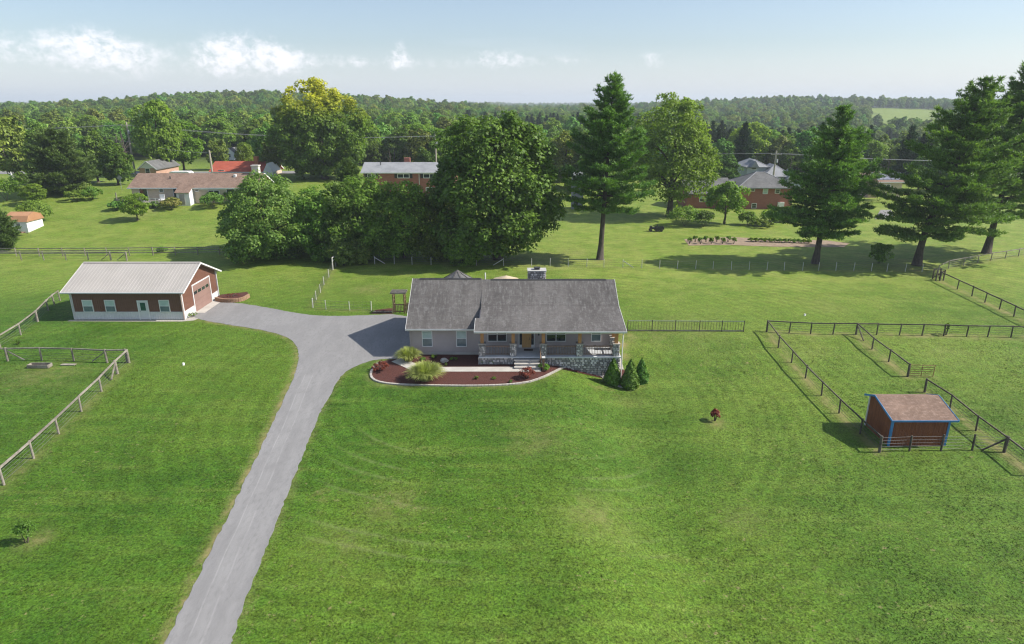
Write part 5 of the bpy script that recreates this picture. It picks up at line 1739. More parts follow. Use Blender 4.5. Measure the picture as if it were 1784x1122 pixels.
# --- shrubs about the neighbours' gardens
for i, (px, py, w, h, mat, lab) in enumerate([
        (64, 388, 5.6, 4.6, L_hedge, 'dense round hedge bush right of the white shed'), (135, 350, 5.0, 2.6, L_hedge, 'dark clipped bush on the lane side lawn'), (160, 348, 4.4, 2.8, L_hedge, 'second clipped bush right of the first on the lane side lawn'),
        (150, 340, 3.6, 3.0, L_dog, 'light bush behind the clipped bushes'), (203, 366, 3.4, 1.9, L_arb, 'small round clipped bush left of the yellow green tree'), (300, 364, 4.6, 2.4, L_flower, 'flowering bush in front of the ranch deck'),
        (370, 361, 5.6, 3.2, L_arb, 'dark rounded bush right of the ranch entry porch'), (410, 352, 4, 3, L_hedge, 'dark bush at the right end of the ranch house'), (270, 362, 2.6, 1.4, L_dog, 'low bush at the left of the ranch deck'),
        (1192, 394, 6.5, 4.4, L_hedge, 'big dark rhododendron under the light green spreading tree'), (1226, 395, 4.2, 3.4, L_maple, 'dark rhododendron right of the biggest one'),
        (1303, 392, 3.6, 2.9, L_hedge, 'leafy bush left of the pair by the brick wall'), (1345, 392, 5.0, 3.6, L_hedge, 'wide dark bush by the brick house corner'), (1325, 396, 5.5, 1.5, L_dog, 'low light green bush row before the brick house'),
        (1370, 386, 3.8, 3.3, L_dog, 'light bush beside the dense middle pine'), (1322, 362, 2.8, 1.6, L_hedge, 'bush against the brick house wall'), (995, 345, 6.0, 2.6, L_light, 'clipped light green hedge left of the tall pine trunk'),
        (283, 440, 1.4, 1.0, L_hedge, 'small bush growing through the board fence'), (1530, 350, 7, 4.2, L_maple, 'reddish dark bush before the house with solar panels'),
        (40, 330, 5, 4, L_light, 'bright bush by the lane at the left edge'), (12, 350, 5, 5, L_light, 'bright tall bush cut by the left picture edge')]):
    shrub('bush', lab, 'bush', at(px, py), 60 + i, mat, w, h, leaf=.30, clumps=38, per=55)
ORD = 'first second third fourth fifth sixth seventh eighth ninth tenth eleventh twelfth thirteenth'.split()
for i in range(9):
    px = 1201 + i * 9.6
    p = at(px, 425 - (i % 2) * 3)
    T = thing('garden_plant', ORD[i] + ' bushy plant from the left in the vegetable plot', 'plant', tuple(p), i * .7, 'plants in the left rows of the vegetable plot')
    if i == 0: gpm, gps = shrub_mesh(91, L_hedge, 1.0, 1.25, 12, 40, .17, name='foliage'), stems(91, .8, 1.2)
    link('foliage', gpm, T); link('stems', gps, T)
for i in range(13):
    px = 1308 + i * 8.4
    p = at(px, 421 + .25 * i)
    T = thing('garden_plant', ORD[i] + ' low leafy plant of the right hand vegetable row counted from the left', 'plant', tuple(p), i * 1.1, 'plants in the right row of the vegetable plot')
    if i == 0: gpm2, gps2 = shrub_mesh(92, L_light, 1.1, .8, 12, 40, .18, name='foliage'), stems(92, .8, .7)
    link('foliage', gpm2, T); link('stems', gps2, T)


# ------------------------------------------------------------------ neighbouring buildings
def gable(T, x0, x1, y0, y1, z0, ze, zr, axis, wall, roof, over=.5, trim=None, tk=.18, gwall=None):
    """walls and two roof slopes; ridge runs along axis"""
    trim = trim or m_white
    w = MB().box(x0, x1, y0, y1, z0 - 1, ze)
    if axis == 'x':
        ym = (y0 + y1) / 2
        g = MB().add([(x0, y0, ze), (x0, y1, ze), (x0, ym, zr - .1), (x1, y0, ze), (x1, y1, ze), (x1, ym, zr - .1)], [(0, 2, 1), (3, 4, 5), (0, 3, 5, 2), (1, 2, 5, 4)])
    else:
        xm = (x0 + x1) / 2
        g = MB().add([(x0, y0, ze), (x1, y0, ze), (xm, y0, zr - .1), (x0, y1, ze), (x1, y1, ze), (xm, y1, zr - .1)], [(0, 1, 2), (4, 3, 5), (0, 2, 5, 3), (1, 4, 5, 2)])
    w.build('wall', wall, T); g.build('gable', gwall or wall, T)
    if axis == 'x':
        sl = (zr - ze) / (ym - y0)
        a, za = y0 - over, ze - sl * over
        b = y1 + over
        r = MB().extx([(a, za + .05), (ym, zr + .05), (b, za + .05), (b, za + .05 - tk), (ym, zr + .05 - tk), (a, za + .05 - tk)], x0 - over, x1 + over).build('roof', roof, T)
        MB().bar((x0 - over - .02, a - .03, za - .04), (x1 + over + .02, a - .03, za - .04), .06, .22).build('fascia', trim, r)
        MB().bar((x1 + over + .03, a, za - .02), (x1 + over + .03, ym, zr - .02), .05, .24).bar((x1 + over + .03, ym, zr - .02), (x1 + over + .03, b, za - .02), .05, .24).build('rake_board', trim, r)
    else:
        sl = (zr - ze) / (xm - x0)
        a, za = x0 - over, ze - sl * over
        b = x1 + over
        r = MB().exty([(a, za + .05), (a, za + .05 - tk), (xm, zr + .05 - tk), (b, za + .05 - tk), (b, za + .05), (xm, zr + .05)], y0 - over, y1 + over).build('roof', roof, T)
        MB().bar((a, y0 - over - .03, za - .02), (xm, y0 - over - .03, zr - .02), .05, .24).bar((xm, y0 - over - .03, zr - .02), (b, y0 - over - .03, za - .02), .05, .24).build('rake_board', trim, r)
    return r

def ranch():
    p = at(232, 356)
    Y = p.y + 1.0; z = float(terr(p.x, Y))
    x0 = Xat(230, Y, z + 2); x1 = Xat(446, Y, z + 2)
    T = thing('ranch_house', 'long beige ranch house with brown roof left behind the hedge tree', 'house', ((x0 + x1) / 2, Y + 4, z))
    ze = Zat(325, Y); zr = Zat(302, Y + 4.5)
    r = gable(T, x0, x1, Y, Y + 9, z, ze, zr, 'x', m_beige, m_brownroof, .55)
    MB().box(x0 + 12.5, x1 + .02, Y - .04, Y, ze - .75, ze - .02).build('frieze', m_white, T)
    X = lambda px: Xat(px, Y, z + 2)
    zz = lambda py: Zat(py, Y)
    for (a, b, t, bt, n) in ((278, 286, 327, 335, 1), (340, 347, 326, 334, 1), (363, 383, 331, 339, 2)):
        window_y(T, (X(a) + X(b)) / 2, zz(bt), X(b) - X(a), zz(t) - zz(bt), Y - .03, double=n, fr=.12, horizontal=(n == 1))
    for (a, b, t, bt) in ((244, 257, 328, 343), (303, 309, 327, 344), (396, 408, 330, 350)):
        o = MB().box(X(a) - .1, X(b) + .1, Y - .08, Y, zz(bt) - .1, zz(t) + .1).build('glass_door', m_white, T)
        MB().box(X(a), X(b), Y - .10, Y - .081, zz(bt), zz(t)).build('pane', m_glass, o)
    # entry bump-out
    ea, eb = X(316), X(338)
    e = MB().box(ea, eb, Y - 2.2, Y - .01, z - .5, ze - .9)
    e.add([(eb, Y - 2.2, ze - .9), (eb, Y - .01, ze - .9), (eb, Y - .01, ze + .15), (ea, Y - 2.2, ze - .9), (ea, Y - .01, ze - .9), (ea, Y - .01, ze + .15)], [(0, 1, 2), (5, 4, 3), (0, 2, 5, 3)])
    eo = e.build('entry_porch', m_white, T)
    MB().bar(((ea + eb) / 2, Y - 2.6, ze - .98), ((ea + eb) / 2, Y - .02, ze + .25), eb - ea + .4, .12).build('porch_roof', m_brownroof, eo)
    MB().box(ea + .5, ea + 1.6, Y - 2.25, Y - 2.2, z, z + 2.1).build('door', m_steel, eo)
    # chimney, roof vents
    cx = X(436)
    MB().box(cx - .7, cx + .7, Y + 4.0, Y + 5.2, ze, zr + 1.5).box(cx - .85, cx + .85, Y + 3.9, Y + 5.3, zr + 1.5, zr + 1.7).build('chimney', M('white_brick', (.55, .50, .46), (.62, .57, .52), 2, .9), T)
    MB().tube([(X(290), Y + 2.5, zr - 1.6), (X(290), Y + 2.5, zr - .4)], .12, 8).build('vent_pipe', m_dark, T)
    MB().box(X(400), X(404), Y + 3, Y + 3.6, zr - 1.0, zr - .1).build('roof_vent', m_white, T)
    # deck with furniture
    d = MB().box(X(258), X(296), Y - 4.0, Y - .1, z + .5, z + .65).build('deck', m_fence_g, T)
    for k in range(5):
        x = X(258) + (X(296) - X(258)) * k / 4
        MB().box(x - .06, x + .06, Y - 4.05, Y - 3.93, z - .3, z + 1.5).build('deck_post', m_post_w, d)
    MB().box(X(258), X(296), Y - 4.02, Y - 3.95, z + 1.42, z + 1.52).build('deck_rail', m_post_w, d)
    MB().box(X(258), X(296), Y - 4.02, Y - 3.95, z + .95, z + 1.02).build('deck_rail', m_post_w, d)
    c = thing('deck_chair', 'white chair on the deck of the beige ranch house', 'chair', (X(288), Y - 2, z + .65))
    x = X(288)
    MB().box(x - .5, x + .5, Y - 2.4, Y - 1.5, z + .95, z + 1.05).build('seat', m_white, c)
    MB().box(x - .5, x + .5, Y - 1.5, Y - 1.4, z + 1.05, z + 2.0).build('backrest', m_white, c)
    for sx in (-.45, .4):
        for sy in (-2.38, -1.45):
            MB().box(x + sx, x + sx + .06, Y + sy, Y + sy + .06, z + .65, z + .949).build('leg', m_white, c)
    # play frame left of the deck
    q = at(212, 358)
    t = thing('play_frame', 'grey wooden chair frame left of the ranch deck', 'frame', tuple(q))
    MB().box(q.x - .9, q.x - .75, q.y, q.y + .15, q.z - .2, q.z + 2.6).build('post', m_fence_g, t)
    MB().box(q.x + .7, q.x + .85, q.y, q.y + .15, q.z - .2, q.z + 1.5).build('post', m_fence_g, t)
    MB().box(q.x - .749, q.x + .699, q.y, q.y + .12, q.z + 1.0, q.z + 1.25).build('rail', m_fence_g, t)
ranch()

def white_gable():
    a = at(250, 318)
    Y = a.y + 6; z = float(terr(a.x, Y))
    x0, x1 = Xat(242, Y, z + 3), Xat(271, Y, z + 3)
    T = thing('gable_house', 'small brick house with white gable behind the ranch roof', 'house', ((x0 + x1) / 2, Y, z))
    zr = Zat(281, Y); ze = Zat(293, Y)
    gable(T, x0, x1, Y, Y + 12, z, ze, zr, 'y', M('pink_brick', (.44, .26, .19), (.50, .31, .23), 2, .9), m_greyroof, .4, gwall=m_white)
    window_y(T, (x0 + x1) / 2, Zat(303, Y), 1.2, 1.4, Y - .03, fr=.1)
    # camper roof beside it
    Y2 = Y - 4
    xa, xb = Xat(294, Y2, 6), Xat(330, Y2, 6)
    zt = Zat(299, Y2)
    c = thing('camper', 'long white camper roof showing above the ranch ridge', 'camper', ((xa + xb) / 2, Y2, z))
    MB().exty([(xa, z + .5), (xb, z + .5), (xb, zt - .3), (xb - .5, zt), (xa + .5, zt), (xa, zt - .3)], Y2, Y2 + 2.4).build('body', m_white, c)
    MB().box(xa + .9, xa + 1.9, Y2 - .03, Y2 - .002, zt - 1.3, zt - .7).build('window', m_glass, c)
    for k in (.35, .65):
        xx = xa + (xb - xa) * k
        MB().tube([(xx, Y2 - .02, z + .4), (xx, Y2 + .3, z + .4)], .4, 12).build('wheel', m_dark, c)
white_gable()

def red_roof_house():
    Y = 182; z = float(terr(-85, Y))
    x0, x1 = Xat(366, Y, z + 3), Xat(470, Y, z + 3)
    T = thing('red_roof_house', 'house with a red roof and brick chimney behind the ranch house', 'house', ((x0 + x1) / 2, Y, z))
    ze = Zat(298, Y); zr = Zat(281, Y + 4.5)
    gable(T, x0, x1, Y, Y + 9, z, ze, zr, 'x', m_beige, m_redroof, .5)
    cx = Xat(449, Y + 4, zr)
    MB().box(cx - .55, cx + .55, Y + 2.6, Y + 3.8, ze, zr + 1.4).build('chimney', M('orange_brick', (.42, .17, .08), (.48, .21, .11), 2, .9), T)
    xa, xb = Xat(458, Y - 2, z + 3), Xat(475, Y - 2, z + 3)
    gx = MB().add([(xa, Y - 2.5, ze), (xb, Y - 2.5, ze), ((xa + xb) / 2, Y - 2.5, zr + .1), (xa, Y + 4, ze), (xb, Y + 4, ze), ((xa + xb) / 2, Y + 4, zr + .1)], [(0, 1, 2), (4, 3, 5), (0, 2, 5, 3), (1, 4, 5, 2)])
    gx.build('cross_gable', m_white, T)
    MB().box(xa, xb, Y - 2.5, Y - .02, z - 1, ze - .01).build('wing', m_white, T)
    X = Xat(385, Y, z + 2)
    window_y(T, X, Zat(304, Y), 1.6, 1.2, Y - .03, fr=.1)
    # white house far behind
    Y2 = 235; z2 = float(terr(-110, Y2))
    x0, x1 = Xat(390, Y2, z2 + 4), Xat(406, Y2, z2 + 4)
    T = thing('white_house', 'white house end glimpsed between trees behind the red roof', 'house', ((x0 + x1) / 2, Y2, z2))
    gable(T, x0, x1, Y2, Y2 + 10, z2, Zat(266, Y2), Zat(258, Y2), 'y', m_white, m_greyroof, .3)
    window_y(T, (x0 + x1) / 2, Zat(274, Y2), 1, 1.2, Y2 - .03, fr=.1)
red_roof_house()

def apartment():
    Y = 158; z = float(terr(-30, Y))
    x0, x1 = Xat(634, Y, 5), Xat(792, Y, 5)
    T = thing('brick_apartment', 'two storey red brick block with pale roof behind the hedge row', 'building', ((x0 + x1) / 2, Y, z))
    ze = Zat(299, Y); zr = ze + 1.75
    gable(T, x0, x1, Y, Y + 9, z, ze, zr, 'x', m_brick, m_paleroof, .55)
    cx = Xat(709, Y + 5, ze + 2)
    MB().box(cx - .7, cx + .7, Y + 5, Y + 6, ze, zr + 1.0).build('chimney', m_brick, T)
    for (a, b) in ((641, 655), (693, 714), (738, 760)):
        xa, xb = Xat(a, Y, 5), Xat(b, Y, 5)
        zt, zb = Zat(302.5, Y), Zat(310.5, Y)
        window_y(T, (xa + xb) / 2, zb, xb - xa, zt - zb, Y - .03, double=2, fr=.14, horizontal=False)
        for (s, xx) in ((-1, xa), (1, xb)):
            MB().box(xx + (s * .7 if s < 0 else .05), xx + (-.05 if s < 0 else .7), Y - .06, Y - .005, zb, zt).build('shutter', m_dark, T)
    for (a, b) in ((696, 712), (742, 757)):
        xa, xb = Xat(a, Y, 3), Xat(b, Y, 3)
        window_y(T, (xa + xb) / 2, Zat(334, Y), xb - xa, Zat(326, Y) - Zat(334, Y), Y - .03, double=2, fr=.14, horizontal=False)
    xx = Xat(731, Y, 4)
    MB().tube([(xx, Y - .1, z), (xx, Y - .1, ze)], .07, 6).build('downspout', m_white, T)
    MB().tube([(cx - 6, Y + 3, ze), (cx - 6, Y + 3, zr + .4)], .09, 6).build('vent_pipe', m_dark, T)
apartment()

def hip(T, x0, x1, y0, y1, ze, zr, roof, over=.7, rl=None, name='roof'):
    x0 -= over; x1 += over; y0 -= over; y1 += over
    d = (y1 - y0) / 2; w = (x1 - x0) / 2
    k = min(d, w)
    if w >= d: A, B = (x0 + k, (y0 + y1) / 2, zr), (x1 - k, (y0 + y1) / 2, zr)
    else: A, B = ((x0 + x1) / 2, y0 + k, zr), ((x0 + x1) / 2, y1 - k, zr)
    b = [(x0, y0, ze), (x1, y0, ze), (x1, y1, ze), (x0, y1, ze)]
    lo = [(x, y, z - .2) for x, y, z in b]
    mb = MB()
    if w >= d: fs = [(0, 1, 9, 8), (1, 2, 9), (2, 3, 8, 9), (3, 0, 8)]
    else: fs = [(0, 1, 8), (1, 2, 9, 8), (2, 3, 9), (3, 0, 8, 9)]
    mb.add(b + lo + [A, B], fs + [(0, 4, 5, 1), (1, 5, 6, 2), (2, 6, 7, 3), (3, 7, 4, 0), (7, 6, 5, 4)])
    r = mb.build(name, roof, T)
    rb = MB()
    for c, e in ((0, A), (3, A if w >= d else B), (1, B if w >= d else A), (2, B)):
        rb.bar((b[c][0], b[c][1], b[c][2] + .02), (e[0], e[1], e[2] + .02), .22, .06)
    rb.build('hip_ridge', m_paleroof, r)
    return r

def split_level():
    p = at(1300, 364)
    Y = p.y; z = p.z
    X = lambda px, zz=3: Xat(px, Y, zz)
    x1 = X(1381); xm = X(1288); x0 = X(1200)
    T = thing('brick_house', 'red brick split level house with grey hip roof behind the pines', 'house', ((x0 + x1) / 2, Y + 5, z))
    ze = Zat(327, Y - .7); zr = Zat(299, Y + 5.2)
    MB().box(xm, x1, Y, Y + 10.4, z - 1, ze - .1).build('wall', m_brick, T)
    r = hip(T, xm, x1, Y, Y + 10.4, ze, zr, m_greyroof, .8)
    Y2 = Y + 1.2
    zl = Zat(338, Y2 - .7)
    MB().box(x0, xm - .02, Y2, Y2 + 9.5, z - 1, zl - .1).build('wall', m_brick, T)
    gl = MB().extx([(Y2 - .8, zl), (Y2 + 4.7, zl + 2.6), (Y2 + 10.2, zl), (Y2 + 10.2, zl - .18), (Y2 + 4.7, zl + 2.4), (Y2 - .8, zl - .18)], x0 - .6, xm + .3)
    gl.build('roof', m_greyroof, T)
    MB().extx([(Y2 + .02, zl - .12), (Y2 + 4.7, zl + 2.3), (Y2 + 9.4, zl - .12)], x0 + .01, x0 + .2).build('gable', m_brick, T)
    # middle link roof between the two, higher
    MB().extx([(Y + 2.4, zl + 1.0), (Y + 6.5, zl + 3.0), (Y + 10, zl + 1.0), (Y + 10, zl + .7), (Y + 2.4, zl + .7)], X(1240), xm - .9).build('roof', m_greyroof, T)
    Zp = lambda py: Zat(py, Y)
    for (a, b, t, bt, m_) in ((1303, 1314, 328, 333.5, m_glass), (1328, 1337, 328, 338, m_blind), (1349, 1358, 329, 337, m_glass), (1311, 1320, 354, 363, m_glass)):
        window_y(T, (X(a) + X(b)) / 2, Zp(bt), X(b) - X(a), Zp(t) - Zp(bt), Y - .03, m_, m_ if m_ is m_blind else None, fr=.12)
    a, b = X(1356), X(1367)
    MB().box(a, b, Y - .45, Y - .005, Zp(360), Zp(352)).build('wall_unit', m_white, T)
    xa, xb = Xat(1219, Y2, 3), Xat(1236, Y2, 3)
    window_y(T, (xa + xb) / 2, Zat(352, Y2), xb - xa, Zat(341, Y2) - Zat(352, Y2), Y2 - .03, m_blind, None, 2, fr=.14)
    MB().bar((xm - .2, Y - .86, ze - .1), (x1 + .9, Y - .86, ze - .1), .08, .22).build('gutter', m_paleroof, r)
    return T
split_level()

def grey_house():
    Y = 186; z = 0
    X = lambda px, zz=6: Xat(px, Y, zz)
    T = thing('grey_house', 'pale grey house with several gables behind the brick hip roof', 'house', (X(1345), Y, z))
    m_gw = M('pale_siding', (.42, .45, .50), (.47, .50, .55), 1, .7)
    r1 = hip(T, X(1306), X(1342), Y + 2, Y + 12, Zat(292, Y), Zat(277, Y + 6), m_paleroof, .5)
    MB().box(X(1306), X(1342), Y + 2, Y + 12, z - 1, Zat(293, Y)).build('wall', m_gw, T)
    r2 = hip(T, X(1330), X(1376), Y - 2, Y + 9, Zat(306, Y), Zat(285, Y + 4), m_paleroof, .5)
    MB().box(X(1330), X(1376), Y - 1.9, Y + 9, z - 1, Zat(308, Y)).build('wall', m_gw, T)
    r3 = hip(T, X(1366), X(1390), Y - 4, Y + 4, Zat(309, Y), Zat(296, Y), m_paleroof, .4)
    MB().box(X(1366), X(1390), Y - 3.9, Y + 4, z - 1, Zat(310, Y)).build('wall', m_gw, T)
    window_y(T, X(1377), Zat(319, Y - 4), 2.2, 1.3, Y - 3.96, double=2, fr=.14, horizontal=False)
    window_y(T, X(1318), Zat(297, Y), 1.6, 1.0, Y + 1.95, fr=.12, horizontal=False)
    g = MB().add([(X(1310), Y + .5, Zat(292, Y)), (X(1324), Y + .5, Zat(292, Y)), (X(1317), Y + .5, Zat(281, Y)), (X(1310), Y + 6, Zat(292, Y)), (X(1324), Y + 6, Zat(292, Y)), (X(1317), Y + 6, Zat(281, Y))],
                 [(0, 1, 2), (4, 3, 5), (0, 2, 5, 3), (1, 4, 5, 2), (0, 3, 4, 1)])
    g.build('dormer', m_paleroof, T)
grey_house()

def solar_house():
    p = at(1535, 350)
    Y = p.y + 8; z = float(terr(p.x, Y))
    X = lambda px, zz=3: Xat(px, Y, zz)
    T = thing('solar_house', 'tan house with panels on its roof between the pines', 'house', (X(1535), Y, z))
    ze = Zat(316, Y); zr = Zat(299, Y + 5)
    r = gable(T, X(1512), X(1572), Y, Y + 10, z, ze, zr, 'x', m_beige, m_brownroof, .5)
    sl = (zr - ze) / 5
    for k in range(4):
        xa = X(1528) + k * 2.0
        zz = lambda y: ze + sl * (y - Y) + .16
        MB().add([(xa, Y + .6, zz(Y + .6)), (xa + 1.85, Y + .6, zz(Y + .6)), (xa + 1.85, Y + 4.2, zz(Y + 4.2)), (xa, Y + 4.2, zz(Y + 4.2)),
                  (xa, Y + .6, zz(Y + .6) - .05), (xa + 1.85, Y + .6, zz(Y + .6) - .05), (xa + 1.85, Y + 4.2, zz(Y + 4.2) - .05), (xa, Y + 4.2, zz(Y + 4.2) - .05)],
                 [(0, 1, 2, 3), (0, 4, 5, 1), (1, 5, 6, 2), (2, 6, 7, 3), (3, 7, 4, 0)]).build('solar_panel', m_solar, r)
    cx = X(1545)
    MB().box(cx - .6, cx + .6, Y + 5, Y + 6.2, ze, zr + 1.2).build('chimney', m_beige, T)
    MB().add([(X(1506), Y - 2.5, ze), (X(1522), Y - 2.5, ze), (X(1514), Y - 2.5, zr - .6), (X(1506), Y + 4, ze), (X(1522), Y + 4, ze), (X(1514), Y + 4, zr - .6)], [(0, 1, 2), (4, 3, 5), (0, 2, 5, 3), (1, 4, 5, 2)]).build('cross_gable', m_brownroof, T)
    MB().box(X(1507), X(1521), Y - 2.3, Y - .01, z - 1, ze - .02).build('wing', M('pink_siding', (.48, .33, .26)), T)
    window_y(T, X(1545), ze - 1.9, 2, 1.2, Y - .03, double=2, fr=.12, horizontal=False)
solar_house()

def left_shed():
    p = at(48, 406)
    Y = p.y + .3; z = p.z
    x1 = p.x; x0 = x1 - 3.7
    T = thing('white_shed', 'white garden shed with rust orange gambrel roof at the left edge', 'shed', ((x0 + x1) / 2, Y + 1.5, z))
    ze = z + 2.0
    MB().box(x0, x1, Y, Y + 4.2, z - .3, ze).build('wall', m_white, T)
    ym = Y + 2.1
    pr = [(Y - .2, ze - .05), (Y + .45, ze + .95), (ym, ze + 1.45), (Y + 3.75, ze + .95), (Y + 4.4, ze - .05)]
    MB().extx(pr, x0 - .2, x1 + .25).build('roof', m_rust, T)
    window_y(T, x0 + 2.2, z + 1.05, .8, .7, Y - .03, M('screen_grey', (.10, .10, .11)), None, fr=.06)
    # trailer in front
    q = at(40, 409)
    t = thing('utility_trailer', 'small brown trailer loaded with odds in front of the white shed', 'trailer', (q.x, q.y - .4, q.z))
    MB().box(q.x - 1.9, q.x + .6, q.y - 1.0, q.y, q.z + .45, q.z + .55).build('bed', M('rust_brown', (.20, .11, .08), (.26, .16, .12), 3, .8), t)
    MB().box(q.x - 1.9, q.x + .6, q.y - 1.05, q.y - 1.002, q.z + .45, q.z + .8).build('side', m_rail, t)
    for k in (-.9, -.2):
        MB().tube([(q.x + k, q.y - 1.2, q.z + .3), (q.x + k, q.y - 1.06, q.z + .3)], .3, 12).build('wheel', m_dark, t)
    MB().tube([(q.x + .6, q.y - .5, q.z + .5), (q.x + 1.3, q.y - .5, q.z + .35)], .05, 6).build('drawbar', m_dark, t)
    MB().box(q.x - 1.6, q.x - .3, q.y - .9, q.y - .2, q.z + .551, q.z + .95).build('load', m_post_w, t)
left_shed()

def outhouse():
    Y = 150; z = 0
    x0, x1 = Xat(997, Y, 3), Xat(1016, Y, 3)
    T = thing('small_outbuilding', 'small grey outbuilding between the huge maple and tall pine', 'shed', ((x0 + x1) / 2, Y, z))
    gable(T, x0, x1, Y, Y + 3, z, Zat(307, Y), Zat(301, Y), 'x', M('grey_boards', (.25, .25, .26), (.32, .32, .33), 2, .9), m_paleroof, .25)
    MB().box(x0 + .5, x0 + 1.3, Y - .04, Y - .005, z, z + 2).build('door', m_dark, T)
outhouse()


# ------------------------------------------------------------------ utility poles, wires, road sign
def pole(label, x, y, h, arms=True):
    z = float(terr(x, y))
    T = thing('utility_pole', label, 'utility pole', (x, y, z))
    MB().tube([(x, y, z - .5), (x, y, z + h)], [.27, .19], 10).build('pole', m_pole, T)
    if arms:
        a = MB().box(x - 1.4, x + 1.4, y - .18, y - .06, z + h - 1.0, z + h - .86).build('crossarm', m_pole, T)
        for k in (-1.3, -.5, .5, 1.3):
            MB().tube([(x + k, y - .12, z + h - .86), (x + k, y - .12, z + h - .62)], .06, 6).build('insulator', m_insul, a)
        MB().tube([(x + .35, y - .25, z + h - 3.0), (x + .35, y - .25, z + h - 2.1)], .24, 10).build('transformer', M('transformer_grey', (.4, .41, .42)), T)
    return Vector((x, y, z + h))
Yp = 186
t1 = pole('wooden utility pole rising behind the beige ranch house', Xat(229, Yp, 10), Yp, Zat(213, Yp) - float(terr(-100, Yp)))
Yp2 = 200
t2 = pole('wooden utility pole between the yellow topped tree and the huge maple', Xat(759, Yp2, 10), Yp2, Zat(231, Yp2) - float(terr(-25, Yp2)))
Yp3 = 178
t3 = pole('pale utility pole standing before the pale grey house', Xat(1352, Yp3, 10), Yp3, Zat(262, Yp3))
Yp4 = 170
t4 = pole('thin bare pole behind the ranch house roof', Xat(368, Yp4, 8), Yp4, Zat(262, Yp4) - float(terr(-75, Yp4)), False)
def wire_run(label, a, b, sag, r=.028):
    pts = [a.lerp(b, k / 14) - Vector((0, 0, sag * 4 * (k / 14) * (1 - k / 14))) for k in range(15)]
    o = MB().tube(pts, r, 4, False).build('power_line', m_insul)
    tag(o, label, 'power line', 'power lines strung between the poles')
wl = t1 + Vector((-90, 4, -.5))
for k, nm in ((-1.3, 'outer'), (1.3, 'inner')):
    d = Vector((k, -.12, -.6))
    wire_run('overhead wire from the ranch house pole to the left edge, ' + nm + ' strand', t1 + d, wl + d, 1.2)
    wire_run('overhead wire from the ranch house pole to the middle pole, ' + nm + ' strand', t1 + d, t2 + d, 1.6)
    wire_run('overhead wire from the middle pole to the pale pole, ' + nm + ' strand', t2 + d, t3 + d, 1.8)
    wire_run('overhead wire from the pale pole to the right edge, ' + nm + ' strand', t3 + d, t3 + d + Vector((95, -4, -1)), 1.4)
wire_run('low cable from the ranch house pole past the thin bare pole', t1 - Vector((0, .2, 5.0)), t4 - Vector((0, .2, .6)), .6, .035)
wire_run('low cable from the ranch house pole to the left edge', t1 - Vector((0, .2, 5.0)), wl - Vector((0, 0, 5.5)), .8, .035)
# road sign at the lane, seen from the back
p = at(212, 330)
T = thing('road_sign', 'pale diamond road sign by the lane left of the ranch house', 'road sign', tuple(p))
MB().tube([p, p + Vector((0, 0, 3.1))], .04, 6).build('post', m_galv, T)
c = p + Vector((0, -.06, 2.6))
MB().exty([(c.x - .65, c.z), (c.x, c.z - .65), (c.x + .65, c.z), (c.x, c.z + .65)], c.y, c.y + .02).build('plate', m_galv, T)
p = at(27, 331)
T = thing('lawn_windmill', 'small white windmill ornament by the lane at left', 'windmill', tuple(p))
for sx, sy in ((-.6, -.3), (.6, -.3), (0, .5)):
    MB().tube([p + Vector((sx, sy, 0)), p + Vector((0, 0, 3.2))], .05, 5).build('leg', m_white, T)
for k in range(8):
    a = k * math.pi / 4
    MB().bar(p + Vector((0, -.15, 3.3)), p + Vector((.8 * math.cos(a), -.15, 3.3 + .8 * math.sin(a))), .03, .22, (0, 1, 0)).build('blade', m_white, T)


